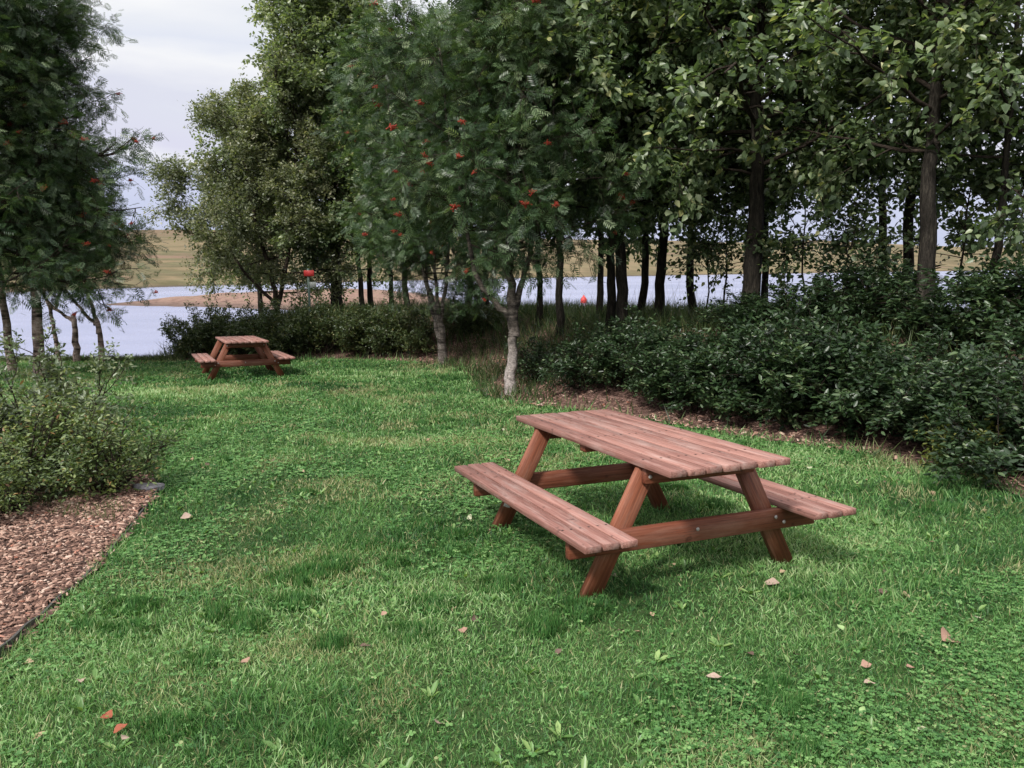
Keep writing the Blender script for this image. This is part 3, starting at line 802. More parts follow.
row = [ # px, depth, variant, rz, scale, bark, label
    (748, 12.3, 0, .4, 1.0, pop, 'thickest dark poplar trunk straight behind the right end of the foreground table'),
    (764, 14.2, 3, 1.9, 1.05, pop, 'thin poplar half hidden just right of the thickest dark trunk'),
    (925, 10.3, 4, 2.6, .98, popg, 'stout rough barked poplar rising from the shrubs near the right edge'),
    (904, 11.8, 5, 3.5, 1.0, pop, 'darker poplar immediately left of the stout rough barked one'),
    (879, 13.4, 5, 5.1, .95, popg, 'slim greyish poplar, leftmost of the three trunks near the right edge'),
    (693, 15.2, 1, .9, 1.02, pop, 'slim dark poplar standing alone between the thickest trunk and the pair to its left'),
    (660, 14.6, 2, 2.2, 1.0, pop, 'dark poplar, right one of the two above the middle of the table'),
    (641, 15.8, 1, 4.0, 1.05, pop, 'narrow dark poplar, left one of the two above the middle of the table'),
    (622, 13.3, 2, 5.6, 1.05, pop, 'right trunk of the close double poplar in the middle of the row'),
    (611, 13.5, 1, 3.0, 1.0, pop, 'left trunk of the close double poplar in the middle of the row'),
    (601, 17.0, 3, 1.2, 1.1, popg, 'very thin poplar just left of the close double trunk'),
    (561, 16.6, 1, .2, 1.05, pop, 'leaning dark poplar to the left of the red buoy'),
    (540, 18.0, 3, 2.9, 1.1, pop, 'thin poplar between the white stemmed rowan and the leaning poplar'),
    (486, 20.5, 3, 4.4, 1.15, pop, 'right one of two thin trunks behind the white stemmed rowan'),
    (469, 21.5, 1, 5.3, 1.1, popg, 'left one of two thin trunks behind the white stemmed rowan'),
    (408, 22.5, 1, .7, 1.1, pop, 'right one of two dark trunks left of the many stemmed rowan'),
    (393, 23.5, 3, 2.1, 1.15, pop, 'left one of two dark trunks left of the many stemmed rowan'),
    (362, 23.0, 3, 3.7, 1.1, popg, 'thin tree with dark stem above the dark bushes right of the far table'),
    (990, 10.4, 3, 4.7, .95, pop, 'slender young poplar whose leaves fill the right edge'),
]
for px, d, v, rz, sc, mats, lab in row:
    place('poplar_tree', PV[v], X(px, d), rz, mats, lab, 'tree', G, sc)

# tall pale green poplar behind the far table
t = make_tree(120, 9.0, .17, 1.7, 3.35, 70, 8, 6, 5, leaf=.11, el=(20, 68), droop=.2, ltw=(.3, .7), prof=lambda t: (1.1 - .62 * t) * (.7 + .4 * math.sin(min(t * 3, 1) * 1.57)))
place('poplar_tree', t, X(338, 24.0), 0, (M['bark_poplar'], M['twig'], M['poplar_leaf_pale']), 'tall pale green tree rising behind the far picnic table against the sky')
st = [([(0, 0, -.1), (.02, 0, .5), (-.1, 0, 1.3), (-.45, .1, 2.6), (-.7, .1, 4.2), (-.8, .1, 5.6)], .09, .02, 1.2),
      ([(.0, 0, .35), (.25, 0, 1.2), (.5, .1, 2.6), (.7, .1, 4.6), (.7, .1, 6.6)], .075, .02, 1.2),
      ([(-.05, 0, .5), (-.8, .1, 1.3), (-1.4, .2, 2.3), (-1.8, .2, 3.8)], .05, .015, .8)]
t = make_tree(121, 6.8, .1, 1.2, 1.7, 62, 8, 6, 7, tpl=OVAL, leaf=.095, el=(5, 60), droop=.2, ltw=(.25, .6), stems=st, prof=lambda t: 1.05 - .55 * t)
t5 = make_tree(122, 6.6, .09, 1.3, 2.2, 46, 7, 6, 5, leaf=.1, el=(20, 66), droop=.2, ltw=(.3, .65), prof=lambda t: 1.1 - .6 * t)
place('poplar_tree', t5, X(262, 26.0), 0, (M['bark_poplar'], M['twig'], M['poplar_leaf_pale']), 'slimmer pale green tree left of the tall one, next to the sky gap')
place('poplar_tree', t5, X(372, 24.8), 2.0, (M['bark_poplar'], M['twig'], M['poplar_leaf_pale']), 'pale green tree between the tall one and the many stemmed rowan')
place('willow_tree', t, X(278, 22.6), 0, (M['twig'], M['twig'], M['olive_leaf']), 'bushy olive green tree with low branches above the far picnic table')

# --- rowans
fr = (M['bark_rowan'], M['twig'], M['rowan_leaf']); fr2 = (M['bark_rowan_mottled'], M['twig'], M['rowan_leaf'])
st = [([(0, 0, -.15), (.015, 0, .3), (.05, 0, .7), (.05, 0, 1.0), (.07, 0, 1.3), (.06, 0, 1.5)], .108, .03, 0),
      ([(.055, 0, .95), (.05, 0, 1.35), (.02, .05, 1.9), (.0, .1, 2.8), (-.05, .1, 4.2), (-.1, .1, 6.4)], .085, .015, 1.4),
      ([(.06, 0, .95), (.0, .01, 1.22), (-.22, .02, 1.45), (-.48, 0, 1.8), (-.62, 0, 2.5), (-.85, .05, 3.8), (-1.0, .1, 5.2)], .06, .012, 1.1),
      ([(.06, 0, .95), (.09, .03, 1.35), (.2, .1, 1.8), (.42, .12, 2.6), (.62, .15, 3.8), (.75, .15, 5.6)], .065, .012, 1.1)]
t = make_tree(130, 6.2, .1, 2.2, 1.35, 76, 8, 5, 1, tpl=FROND, leaf=.18, droop=.35, el=(0, 50), stems=st, spread=.04, prof=lambda t: 1.1 - .45 * t)
place('rowan_tree', t, (-.03, 12.3), 0, fr, 'rowan with white lower stem and red berries in the middle of the photo', berries=32, seed=1)
st = [([(0, 0, -.15), (-.02, 0, .5), (-.08, 0, 1.1), (-.09, 0, 1.35)], .12, .03, 0),
      ([(-.05, 0, .75), (-.1, 0, 1.1), (-.3, 0, 1.7), (-.55, 0, 2.6), (-.9, 0, 4.0), (-1.1, 0, 6.0)], .065, .015, 1),
      ([(-.05, 0, .75), (-.07, 0, 1.1), (-.12, 0, 1.9), (-.15, 0, 3.0), (-.1, 0, 6.6)], .06, .015, 1),
      ([(-.05, 0, .75), (-.04, 0, 1.05), (.1, 0, 1.8), (.2, 0, 2.8), (.5, 0, 4.6), (.6, 0, 6.2)], .055, .015, 1),
      ([(.02, .05, -.1), (-.12, 0, .8), (-.3, .1, 1.6), (-.35, .1, 3.0)], .06, .02, .5)]
t = make_tree(131, 6.8, .1, 1.8, 1.6, 76, 8, 5, 1, tpl=FROND, leaf=.2, droop=.35, el=(0, 50), stems=st, spread=.05, prof=lambda t: 1.1 - .45 * t)
place('rowan_tree', t, (-1.52, 17.6), 0, fr2, 'many stemmed rowan with pale bark at the lawn end left of the white stemmed one', berries=30, seed=2)
# left group
dk = (M['bark_birch'], M['twig'], M['rowan_leaf_dark'])
t = make_tree(132, 6.8, .11, 1.85, 2.0, 84, 8, 5, 1, tpl=FROND, leaf=.2, droop=.35, el=(5, 50), lean=(.25, 0), prof=lambda t: 1.05 - .3 * t, r_base=1.15)
place('rowan_tree', t, X(36, 15.8), 0, dk, 'big rowan with banded thick trunk and red berries at the left', berries=50, seed=3, front=(.7, -.7))
t2_ = make_tree(133, 6.6, .085, 1.75, 1.9, 66, 7, 5, 1, tpl=FROND, leaf=.2, droop=.35, el=(5, 50), lean=(-.1, 0), prof=lambda t: 1.05 - .3 * t)
place('rowan_tree', t2_, X(9, 16.6), 1, dk, 'dark rowan whose banded trunk stands just left of the big one', berries=14, seed=4, front=(.7, -.7))
place('rowan_tree', t2_, X(-14, 14.8), 3.3, dk, 'rowan cut off by the left edge of the photo', berries=8, seed=5, front=(.7, -.7), sc=.98)
def small_rowan(seed, st, h, R, clear, n=36): return make_tree(seed, h, .06, clear, R, n, 7, 4, 1, tpl=FROND, leaf=.17, droop=.4, el=(0, 55), stems=st, prof=lambda t: 1.1 - .5 * t)
a = small_rowan(134, [([(0, 0, -.1), (.03, 0, .5), (-.05, 0, 1.1), (-.07, 0, 1.3)], .085, .03, 0), ([(0, 0, .7), (-.05, 0, 1.05), (-.2, 0, 1.7), (-.25, 0, 2.6), (-.1, 0, 4.4)], .05, .012, 1), ([(-.04, 0, .9), (-.4, 0, 1.3), (-.75, 0, 1.9), (-.8, 0, 3.0)], .045, .012, .8)], 4.6, 1.15, 2.2, 34)
place('rowan_tree', a, X(99, 19.0), 0, dk, 'small forked rowan at the lawn edge against the lake, rightmost of three', sc=1.0)
a = small_rowan(135, [([(0, 0, -.1), (.02, 0, .5), (.03, 0, 1.0), (.0, 0, 1.15)], .085, .03, 0), ([(.02, 0, .7), (.0, 0, .98), (-.2, 0, 1.15), (-.5, 0, 1.4), (-.62, 0, 2.0), (-.4, 0, 4.2)], .055, .012, 1), ([(-.4, 0, 1.3), (-.2, 0, 1.8), (.1, 0, 2.4), (.15, 0, 3.8)], .04, .012, .8)], 4.4, 1.1, 2.2)
place('rowan_tree', a, X(74, 19.0), 0, dk, 'small crooked rowan with reddish stem at the lawn edge, middle of three')
a = small_rowan(136, [([(0, 0, -.1), (-.03, 0, .6), (-.1, 0, 1.3), (-.3, 0, 2.1), (-.2, 0, 4.2)], .06, .012, 1)], 4.2, .95, 2.2)
place('rowan_tree', a, X(56, 19.0), 0, dk, 'thin rowan at the lawn edge, leftmost of three small ones')

# --- shrubs
def make_shrub(seed, h, R, n=16, subs=7, twigs=5, per=4, leaf=.06, tpl=OVAL2, el=(35, 85), squash=1, low_clear=0.0, spread=.03):
    rng = np.random.default_rng(seed); br = Acc(); lf = Acc(); anch = []; dirs = []
    for i in range(n):
        az = i * 2.399 + rng.normal(0, .3); e = rad(rng.uniform(*el)); k = math.cos(e)
        L = 1 / math.sqrt((math.cos(e) / R) ** 2 + (math.sin(e) / h) ** 2) * rng.uniform(.75, 1.05)
        b = np.array([math.cos(az) * .12 * R, math.sin(az) * .12 * R, -.03])
        d = np.array([math.cos(az) * math.cos(e), math.sin(az) * math.cos(e), math.sin(e)])
        lp, _ = path(rng, b, d, L, 6, .12, .02)
        tube(br, lp, np.linspace(.016, .004, 7), 5, False)
        for s in range(subs):
            f2 = rng.uniform(.15, 1); jj = f2 * 6; a = int(min(jj, 5)); p2 = lp[a] + (lp[a + 1] - lp[a]) * (jj - a)
            d2 = turn(rng, unit(lp[a + 1] - lp[a]), .3, 1.2); L2 = R * .42 * rng.uniform(.5, 1.2)
            sp2, _ = path(rng, p2, d2, L2, 4, .18, .03)
            tube(br, sp2, np.linspace(.006, .0025, 5), 3, False)
            for w in range(twigs):
                f3 = rng.uniform(.1, 1); jj = f3 * 4; a = int(min(jj, 3)); p3 = sp2[a] + (sp2[a + 1] - sp2[a]) * (jj - a)
                d3 = turn(rng, unit(sp2[a + 1] - sp2[a]), .2, 1.2); L3 = rng.uniform(.1, .24); e3 = p3 + d3 * L3
                tube(br, [p3, e3], [.0028, .0015], 3, False)
                for g in (.3, .65, 1.):
                    anch.append(p3 + (e3 - p3) * g); dirs.append(d3)
    anch = np.array(anch); dirs = np.array(dirs); k = anch[:, 2] > low_clear; anch, dirs = anch[k], dirs[k]
    leaves_on(lf, rng, anch, dirs, tpl, per, leaf, spread, .12, flat=.7, out=.6)
    return br.mesh('stems'), lf.mesh('foliage')
def put_shrub(me, loc, rz, leaf, label, group, sc=(1, 1, 1), twig=None, name='leafy_shrub', dz=0):
    t = empty(name, (loc[0], loc[1], gz(*loc[:2]) + .03 + dz), (0, 0, rz)); t.scale = sc
    P(t, label, 'shrub', group)
    link('stems', me[0], twig or M['twig'], t); link('foliage', me[1], leaf, t)
    return t
SV = [make_shrub(201, 1.15, 1.15, 28, 8, 5, 5, .078), make_shrub(202, 1.1, 1.1, 24, 8, 5, 5, .068), make_shrub(203, 1.2, 1.0, 24, 8, 5, 5, .085)]
G = 'dark leafy shrubs in the bed on the right'
for px, d, v, rz, s, sz, lab in [
    (1035, 6.9, 0, 0.3, .95, .78, 'dark shrub cut off by the right edge of the photo'),
    (935, 7.95, 1, 1.3, .95, .78, 'tall dark shrub in front of the stout rough barked poplar'),
    (870, 8.6, 2, 2.4, 1.05, .78, 'dark shrub in front of the slim greyish poplar'),
    (1015, 9.2, 2, 4.1, 1.1, .74, 'dark shrub standing behind the one cut off by the right edge'),
    (800, 9.25, 0, 3.1, 1.0, .92, 'big rounded dark shrub right of the thickest poplar trunk'),
    (735, 10.05, 2, 4.4, 1.0, .72, 'dark shrub below the thickest poplar trunk'),
    (675, 10.75, 1, 5.2, .9, .8, 'mid green shrub behind the middle of the foreground table'),
    (630, 11.6, 0, 6.0, .85, .8, 'shrub below the double poplar trunk'),
    (860, 11.2, 0, 5.6, 1.1, .72, 'shrub in the second line between the right hand poplars and the thickest one'),
    (770, 11.8, 1, .8, 1.0, .5, 'low shrub in the second line at the foot of the thickest poplar')]:
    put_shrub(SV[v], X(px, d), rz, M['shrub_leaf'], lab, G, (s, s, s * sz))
sm = make_shrub(204, .62, .5, 14, 6, 4, 3, .055)
put_shrub(sm, (1.0, 11.9), 1, M['shrub_leaf'], 'small sparse shrub with bare twigs right of the white rowan stem', None, (1, 1, 1.15))
put_shrub(sm, (.45, 13.2), 3, M['shrub_leaf'], 'small dim shrub close behind the white rowan stem', None, (1.1, 1.1, 1.1))
yl = make_shrub(205, .5, .42, 8, 5, 4, 3, .075)
put_shrub(yl, (3.98, 6.85), 0, M['yellow_leaf'], 'small plant with yellowing leaves at the foot of the shrubs near the right edge', None, (.7, .7, .85))
# bushes behind the far table
fv = [make_shrub(211, 1.15, 1.0, 24, 7, 5, 5, .07), make_shrub(212, 1.2, 1.1, 24, 7, 5, 5, .07)]
G = 'bushes along the far end of the lawn'
for px, d, v, rz, s, sz, lf_, lab in [
    (200, 20.0, 0, .2, .95, 1.0, 'shrub_leaf_light', 'light green bush left of the far picnic table beside the lake'),
    (240, 19.9, 1, 1.2, .95, .95, 'shrub_leaf_light', 'light green bush directly behind the far picnic table'),
    (283, 19.9, 0, 2.5, 1.0, 1.0, 'shrub_leaf', 'dark bush touching the right end of the far picnic table'),
    (322, 20.0, 1, 3.3, 1.0, .92, 'shrub_leaf', 'dark bush two steps right of the far picnic table'),
    (365, 19.8, 0, 4.6, 1.0, .95, 'shrub_leaf', 'dark bush halfway between the far table and the many stemmed rowan'),
    (405, 19.6, 1, 5.4, .95, .9, 'shrub_leaf', 'dark bush just left of the many stemmed rowan'),
    (475, 19.5, 0, .9, .85, .8, 'shrub_leaf', 'dim bush between the two pale stemmed rowans')]:
    put_shrub(fv[v], X(px, d), rz, M[lf_], lab, G, (s, s, s * sz))
# currant bushes on the left bed
cv = [make_shrub(221, .92, .62, 17, 6, 4, 4, .052, el=(38, 85)), make_shrub(222, 1.2, .8, 20, 6, 4, 5, .055, el=(38, 85))]
G = 'twiggy bushes in the left bed'
for (x, y), v, rz, s, sz, lf_, lab in [
    ((-3.3, 6.3), 0, .3, .8, .92, 'currant_leaf', 'twiggy bush with yellowing leaves at the corner of the left bed'),
    ((-3.95, 6.5), 0, 2.2, .9, .9, 'currant_leaf', 'thin twiggy bush between the corner bush and the left edge'),
    ((-3.75, 5.7), 0, 4.2, .72, .8, 'currant_leaf', 'lowest twiggy bush in front of the others at the left edge'),
    ((-4.3, 7.2), 1, 1.0, .95, 1.08, 'sage_leaf', 'taller pale green bush at the left edge in front of the big rowan'),
    ((-4.6, 8.2), 1, 4.0, .7, .7, 'sage_leaf', 'bush at the back of the left bed')]:
    put_shrub(cv[v], (x, y), rz, M[lf_], lab, G, (s, s, s * sz), name='twiggy_bush')
# saplings on the bank
sp = make_tree(230, 2.2, .018, .7, .55, 12, 4, 3, 3, leaf=.08, el=(20, 60), wob=.12, r_base=1.)
place('sapling', sp, X(708, 13.6), 0, (M['twig'], M['twig'], M['poplar_leaf']), 'thin bent sapling on the bank left of the thickest poplar')
place('sapling', sp, X(846, 11.8), 2, (M['twig'], M['twig'], M['poplar_leaf']), 'leafy sapling in the gap left of the three right hand trunks')

sp2 = make_tree(231, 3.0, .02, .9, .95, 15, 4, 4, 4, leaf=.095, el=(5, 55), wob=.12, r_base=1.)
for px, d, rz, lab in ((805, 12.6, 1, 'leafy sapling right beside the thickest dark trunk'), (958, 11.2, 2.5, 'leafy sapling right of the stout rough barked trunk'),
                       (1008, 11.0, 4, 'leafy sapling at the right edge in front of the lake'), (722, 14.0, 5.2, 'leafy sapling left of the thickest dark trunk, behind the bent one')):
    place('sapling', sp2, X(px, d), rz, (M['twig'], M['twig'], M['poplar_leaf']), lab)

# ------------------------------------------------------------------ lawn weeds: broad leaves and rosettes
def rosette(n, L, rng, name='broadleaf_weed'):
    acc = Acc()
    for i in range(n):
        az = i * 2.399 + rng.normal(0, .3); e = rng.uniform(.25, .9)
        d = np.array([[math.cos(az) * math.cos(e), math.sin(az) * math.cos(e), math.sin(e)]])
        s = np.array([L * rng.uniform(.7, 1.2)])
        stamp(acc, [(0, 0, 0), (-.12, .35, .03), (-.14, .7, 0), (0, 1, -.12), (.14, .7, 0), (.12, .35, .03)], [(0, 1, 2, 3), (0, 3, 4, 5)], frames(d, np.array([[0, 0, 1.]]), s), np.zeros((1, 3)), np.array([rng.random()]))
    return acc.mesh(name)
rng = np.random.default_rng(12)
RS = [rosette(7, .11, rng), rosette(5, .14, rng), rosette(9, .08, rng)]
acc = Acc()
for k in range(520):
    y = math.sqrt(rng.uniform(2.3 ** 2, 9 ** 2)); x = rng.uniform(-.62, .62) * y
    if sdist(np.array([x]), np.array([y]), LAWN_R)[0] > -.1 or sdist(np.array([x]), np.array([y]), BED)[0] < .1: continue
    z = gz(x, y) + .025; n = int(rng.integers(3, 8)); az = rng.uniform(0, 6.28) + np.arange(n) * 2.399; e = rng.uniform(.3, 1.0, n)
    d = np.stack([np.cos(az) * np.cos(e), np.sin(az) * np.cos(e), np.sin(e)], -1)
    stamp(acc, [(0, 0, 0), (-.13, .35, .03), (-.15, .7, 0), (0, 1, -.12), (.15, .7, 0), (.13, .35, .03)], [(0, 1, 2, 3), (0, 3, 4, 5)], frames(d, np.tile([[0, 0, 1.]], (n, 1)), rng.uniform(.025, .08, n)), np.tile([[x, y, z]], (n, 1)), rng.random(n))
P(link('broadleaf_weeds', acc.mesh('broadleaf_weeds'), M['weed_leaf']), 'scattered broad leaved weeds growing through the lawn', 'weeds', kind='stuff')

# ------------------------------------------------------------------ fallen leaves
def leaf_curl(seed, n=5):
    rng = np.random.default_rng(seed); V = []; F = []
    prof_ = [.06, .34, .44, .36, .2, .03]
    c1 = rng.uniform(.5, 1.3); c2 = rng.uniform(-.4, .5)
    for i, w in enumerate(prof_):
        y = i / 5 - .5
        for j in (-1, -.5, 0, .5, 1):
            ww = w * (1 + rng.normal(0, .06))
            V.append((j * ww, y, .12 + c1 * .5 * (j * w) ** 2 * 2 + c2 * y * y + rng.normal(0, .012)))
    for i in range(5):
        for j in range(4):
            a = i * 5 + j; F.append((a, a + 1, a + 6, a + 5))
    me = bpy.data.meshes.new('fallen_leaf'); me.from_pydata(V, [], F); me.shade_smooth(); return me
def leafcol(name, a, b): 
    m = simple(name, a, .7, b, 35); return m
FL = {'pink': leafcol('dry_leaf_pink', (.38, .23, .17), (.2, .11, .08)), 'tan': leafcol('dry_leaf_tan', (.4, .29, .19), (.22, .14, .09)),
      'pale': leafcol('dry_leaf_pale', (.42, .32, .26), (.24, .16, .12)), 'brown': leafcol('dry_leaf_brown', (.14, .085, .065), (.07, .045, .035)),
      'red': leafcol('dry_leaf_red', (.3, .07, .03), (.16, .05, .03)), 'green': leafcol('fresh_leaf', (.3, .42, .18), (.2, .3, .12)), 'white': leafcol('white_leaf', (.42, .42, .3), (.28, .28, .17))}
def gpt(px, py):                                     # ground point seen at that place of the photo, worked out once from the camera
    u, v, p = px - 512, py - 384, .1164; u, v = u - .0072 * v, v + .0072 * u; t = 1.62 / (math.sin(p) + v / 800 * math.cos(p)); return (u / 800 * t, (math.cos(p) - v / 800 * math.sin(p)) * t)
fallen = [ # pixel (only to look up the spot), size, colour, label
    ((183, 522), .085, 'pale', 'large pale leaf on the lawn beside the corner of the left bed'),
    ((953, 648), .11, 'pink', 'largest pinkish curled leaf on the lawn near the right edge'),
    ((463, 638), .05, 'pink', 'curled pinkish leaf on the lawn below the left leg of the table'),
    ((363, 654), .05, 'brown', 'dark rimmed curled leaf left of the one below the table leg'),
    ((382, 621), .035, 'pink', 'small pink leaf on the lawn, highest of the three below the table bench'),
    ((436, 736), .045, 'pale', 'pale curled leaf near the bottom centre of the lawn'),
    ((241, 669), .045, 'pink', 'pale pink leaf on a dark grass tuft at the lower left'),
    ((101, 728), .05, 'red', 'orange red leaf at the lower left, left one of a pair'),
    ((114, 741), .05, 'red', 'orange red leaf at the lower left, right one of a pair'),
    ((117, 750), .035, 'pale', 'pale leaf just below the orange red pair'),
    ((718, 689), .06, 'pale', 'narrow pale leaf lying beside a long green blade at the lower right'),
    ((776, 591), .08, 'pale', 'long pale curved leaf in front of the right front table leg'),
    ((753, 664), .055, 'brown', 'dark brown leaf in the grass at the lower right centre'),
    ((872, 675), .045, 'pink', 'pink leaf above the larger cream one at the lower right'),
    ((876, 695), .045, 'pale', 'cream leaf below the pink one at the lower right'),
    ((916, 678), .04, 'pink', 'small pinkish leaf left below the largest curled leaf'),
    ((800, 664), .04, 'brown', 'small brown leaf in the grass right of the dark brown one'),
    ((786, 715), .045, 'brown', 'brown leaf sunk in the grass at the lower right'),
    ((887, 599), .05, 'brown', 'brown leaf at the edge of the shaded lawn right of the table'),
    ((910, 602), .05, 'tan', 'tan leaf right of the brown one beyond the table'),
    ((985, 628), .05, 'white', 'whitish leaf near the right edge above the largest curled leaf'),
    ((812, 472), .055, 'white', 'round whitish leaf on the lawn just behind the right end of the tabletop'),
    ((788, 479), .055, 'green', 'pale green leaf on the lawn beside the round whitish one'),
    ((503, 432), .05, 'white', 'tiny whitish leaf on the lawn left of the tabletop'),
    ((470, 523), .05, 'white', 'small white leaf on the lawn below the left bench'),
    ((615, 583), .045, 'pale', 'pale leaf close to the left front table leg'),
    ((31, 748), .04, 'tan', 'tan leaf near the lower left corner'),
    ((73, 690), .04, 'pale', 'small pale leaf below the dark edging strip'),
    ((21, 672), .045, 'tan', 'tan leaf touching the lower end of the edging strip'),
    ((300, 475), .05, 'tan', 'tan leaf in the middle of the lawn, farther from the camera than the others'),
    ((560, 660), .035, 'brown', 'small brown leaf on the lawn in front of the table'),
    ((640, 640), .035, 'tan', 'small tan leaf on the lawn in front of the table leg'),
    ((930, 742), .04, 'white', 'whitish leaf near the lower right corner'),
    ((870, 722), .03, 'green', 'tiny yellow green leaf at the lower right'),
    ((845, 636), .04, 'green', 'small light green leaf right of the dark brown one'),
]
LM = {}
for i, ((px, py), s, colr, lab) in enumerate(fallen):
    rng = np.random.default_rng(300 + i); me = leaf_curl(300 + i); x, y = gpt(px, py)
    o = link('fallen_leaf', me, FL[colr]); o.location = (x, y, gz(x, y) + .046); s *= 1.05
    o.scale = (s, s, s); o.rotation_euler = (rng.normal(.1, .25), rng.normal(0, .3), rng.uniform(0, 6.28))
    P(o, lab, 'fallen leaf', 'fallen leaves on the lawn')
rng = np.random.default_rng(401); SM = [leaf_curl(500 + i) for i in range(4)]
for i, me in enumerate(SM): me.materials.append([FL['brown'], FL['tan'], FL['pink'], FL['brown']][i])
cnt = 0
while cnt < 130:
    y = math.sqrt(rng.uniform(2.6 ** 2, 12 ** 2)); x = rng.uniform(-.62, .62) * y
    sd = float(sdist(np.array([x]), np.array([y]), LAWN_R)[0])
    if sd > .8 or float(sdist(np.array([x]), np.array([y]), BED)[0]) < .05 or (sd < -1.3 and rng.random() < .6): continue
    cnt += 1
    o = bpy.data.objects.new('fallen_leaf', SM[cnt % 4]); C.objects.link(o); sz = rng.uniform(.018, .038) * (1 + .04 * y)
    o.location = (x, y, gz(x, y) + .04 + (.03 if sd > 0 else 0)); o.scale = (sz, sz, sz); o.rotation_euler = (rng.normal(0, .35), rng.normal(0, .35), rng.uniform(0, 6.28))
    P(o, 'tiny withered leaf lying scattered in the grass or on the bark chips', 'fallen leaf', 'tiny withered leaves scattered about')
# grey flat stone at the corner of the bed
rng = np.random.default_rng(77); V = []; n = 9
for z, k in ((0, 1.), (.03, 1.), (.042, .86)):
    for i in range(n):
        a = i / n * 6.283; r = .1 * (1 + .18 * math.sin(i * 2.1)) * k; V.append((1.3 * r * math.cos(a), .8 * r * math.sin(a), z))
F = [(i, (i + 1) % n, n + (i + 1) % n, n + i) for i in range(n)] + [(n + i, n + (i + 1) % n, 2 * n + (i + 1) % n, 2 * n + i) for i in range(n)] + [tuple(range(2 * n, 3 * n))]
me = bpy.data.meshes.new('flat_stone'); me.from_pydata(V, [], F)
x, y = gpt(145, 493); o = link('flat_stone', me, simple('stone', (.24, .23, .25), .8, (.16, .15, .17), 18)); o.location = (x, y, gz(x, y) + .05)
P(o, 'flat grey stone on the bark chips at the corner of the left bed', 'stone')

# ------------------------------------------------------------------ red buoy on the lake and marker post on the shore
def lathe(prof_, n=18):
    acc = Acc(); ang = np.linspace(0, 2 * np.pi, n, endpoint=False); V = []
    for r, z in prof_: V.append(np.stack([r * np.cos(ang), r * np.sin(ang), np.full(n, z)], -1))
    i = np.arange(len(prof_) - 1)[:, None] * n; j = np.arange(n)[None]; j2 = (j + 1) % n
    acc.add(np.concatenate(V), [np.stack([i + j, i + j2, i + n + j2, i + n + j], -1).reshape(-1, 4)])
    return acc
red = simple('signal_red', (.6, .05, .045), .45, (.42, .035, .035), 5)
d = 100.
x = (584 - 512) / 800 * d
b = empty('buoy', (x, d, WATER)); P(b, 'bright red round buoy floating on the lake between the poplar trunks', 'buoy')
link('float', lathe([(.001, -.35), (.2, -.3), (.34, -.15), (.4, .1), (.41, .3), (.36, .52), (.24, .7), (.12, .8), (.07, .95), (.001, .96)]).mesh('float', True), red, b)
acc = Acc(); ringp = [(.07 * math.cos(a), 0, 1.02 + .07 * math.sin(a)) for a in np.linspace(0, 2 * math.pi, 13)]
tube(acc, ringp, [.015] * 13, 6, False); link('lifting_ring', acc.mesh('lifting_ring'), M['steel'], b)
d = 20.75; x = (311 - 512) / 800 * d
zb = gz(x, d); zt = 1.655 - (273 - 262.9) / 800 * d - zb; s = empty('marker_post', (x, d, zb)); P(s, 'pale green post with a red board and a white notice above the dark bushes', 'sign post')
acc = Acc(); tube(acc, [(0, 0, -.1), (0, 0, 1.0), (0, 0, zt + .12)], [.03, .03, .03], 10); link('post', acc.mesh('post'), simple('post_paint', (.12, .17, .14), .5), s)
acc = Acc(); box(acc, .03, -.045, zt, .26, .02, .15, .006); link('red_board', acc.mesh('red_board'), red, s)
acc = Acc(); box(acc, .12, -.045, zt - .29, .17, .02, .14, .006); link('white_notice', acc.mesh('white_notice'), simple('white_paint', (.36, .38, .36), .6), s)

# ------------------------------------------------------------------ world, sun, camera
sc = bpy.context.scene
w = bpy.data.worlds.new('World'); sc.world = w; w.use_nodes = True; nt = w.node_tree; nt.nodes.clear()
SUN_EL, SUN_AZ = rad(47), rad(214)                   # azimuth clockwise from +y
out = nt.nodes.new('ShaderNodeOutputWorld'); bg = nt.nodes.new('ShaderNodeBackground')
sky = nt.nodes.new('ShaderNodeTexSky'); sky.sky_type = 'NISHITA'; sky.sun_disc = False; sky.sun_elevation = SUN_EL; sky.sun_rotation = SUN_AZ
tc = nt.nodes.new('ShaderNodeTexCoord'); sx = nt.nodes.new('ShaderNodeSeparateXYZ'); nt.links.new(tc.outputs['Generated'], sx.inputs[0])
mp = nt.nodes.new('ShaderNodeMapping'); mp.inputs['Scale'].default_value = (2.2, 2.2, 9); nt.links.new(tc.outputs['Generated'], mp.inputs[0])
nz = nt.nodes.new('ShaderNodeTexNoise'); nz.inputs['Scale'].default_value = 1.6; nz.inputs['Detail'].default_value = 6; nt.links.new(mp.outputs[0], nz.inputs['Vector'])
m1 = nd(nt, 'ShaderNodeMath', operation='MULTIPLY_ADD'); nt.links.new(nz.outputs['Fac'], m1.inputs[0]); m1.inputs[1].default_value = .13; nt.links.new(sx.outputs[2], m1.inputs[2])
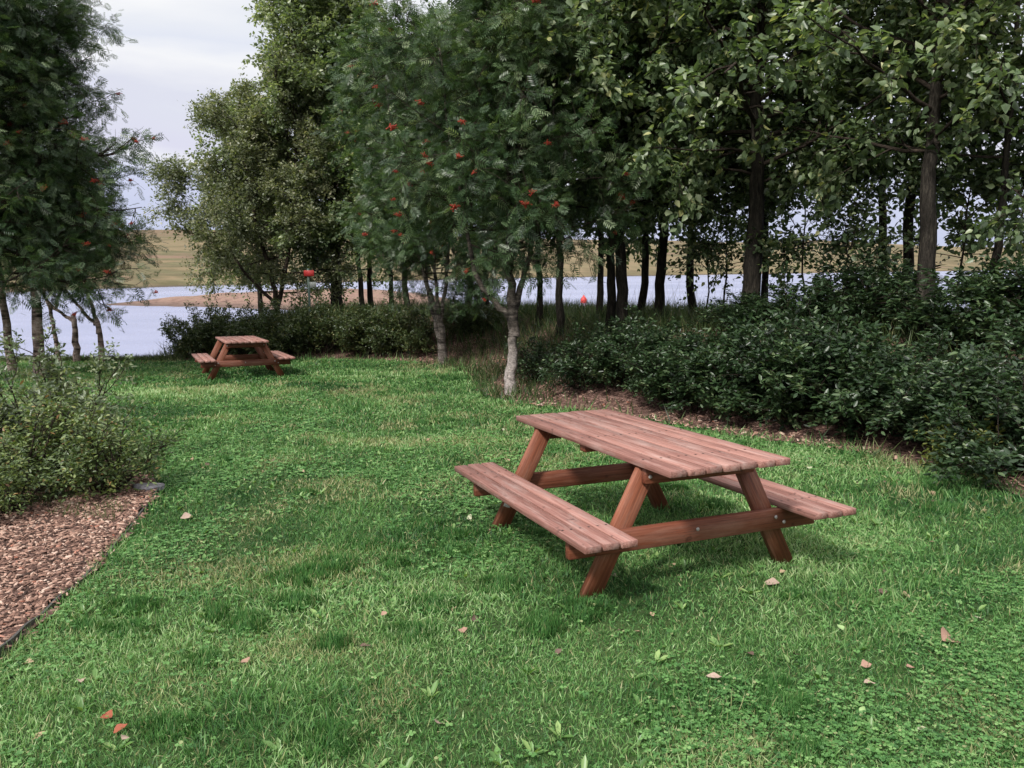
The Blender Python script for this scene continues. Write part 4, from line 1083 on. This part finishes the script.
m2 = nd(nt, 'ShaderNodeMath', operation='SUBTRACT'); nt.links.new(m1.outputs[0], m2.inputs[0]); m2.inputs[1].default_value = .065
cr = ramp(nt, m2.outputs[0], [(0, (.74, .75, .9)), (.035, (.6, .65, .88)), (.085, (.68, .71, .92)), (.108, (.93, .93, 1.)), (.13, (.78, .77, .92)), (.18, (.8, .81, .92)), (.212, (1., 1., 1.02)), (.235, (.84, .87, .97)), (.262, (.9, .92, .98)), (.29, (1.02, 1.02, 1.03)), (.5, (1.15, 1.15, 1.18)), (.75, (1.6, 1.6, 1.62)), (1, (1.8, 1.8, 1.82))])
sk = mixc(nt, 1., sky.outputs[0], (.09, .09, .09), 'MULTIPLY')
col = mixc(nt, .9, sk, cr.outputs[0])
nt.links.new(col, bg.inputs[0]); bg.inputs[1].default_value = 1.0; nt.links.new(bg.outputs[0], out.inputs[0])

sun = bpy.data.lights.new('Sun', 'SUN'); sun.energy = 4.6; sun.angle = rad(8); sun.color = (1, .96, .9)
so = bpy.data.objects.new('Sun', sun); C.objects.link(so)
dv = Vector((math.sin(SUN_AZ) * math.cos(SUN_EL), math.cos(SUN_AZ) * math.cos(SUN_EL), math.sin(SUN_EL)))
so.rotation_euler = dv.to_track_quat('Z', 'Y').to_euler()

cam = bpy.data.cameras.new('Camera'); co = bpy.data.objects.new('Camera', cam); C.objects.link(co)
cam.sensor_width = 36; cam.lens = 36 * 800.2 / 1024; cam.clip_end = 12000; cam.clip_start = .05
pitch = .1164 + SL
fwd = Vector((0, math.cos(pitch), -math.sin(pitch)))
q = fwd.to_track_quat('-Z', 'Y').to_matrix()
ROLL = .0072
co.rotation_euler = (q @ Euler((0, 0, -ROLL)).to_matrix()).to_euler(); co.location = (0, 0, 1.655)
sc.camera = co
sc.view_settings.view_transform = 'Standard'; sc.view_settings.look = 'None'; sc.view_settings.exposure = 0
sc.cycles.max_bounces = 6; sc.cycles.diffuse_bounces = 3; sc.cycles.glossy_bounces = 2; sc.cycles.transmission_bounces = 3; sc.cycles.transparent_max_bounces = 4
sc.cycles.use_adaptive_sampling = True; sc.cycles.adaptive_threshold = .02
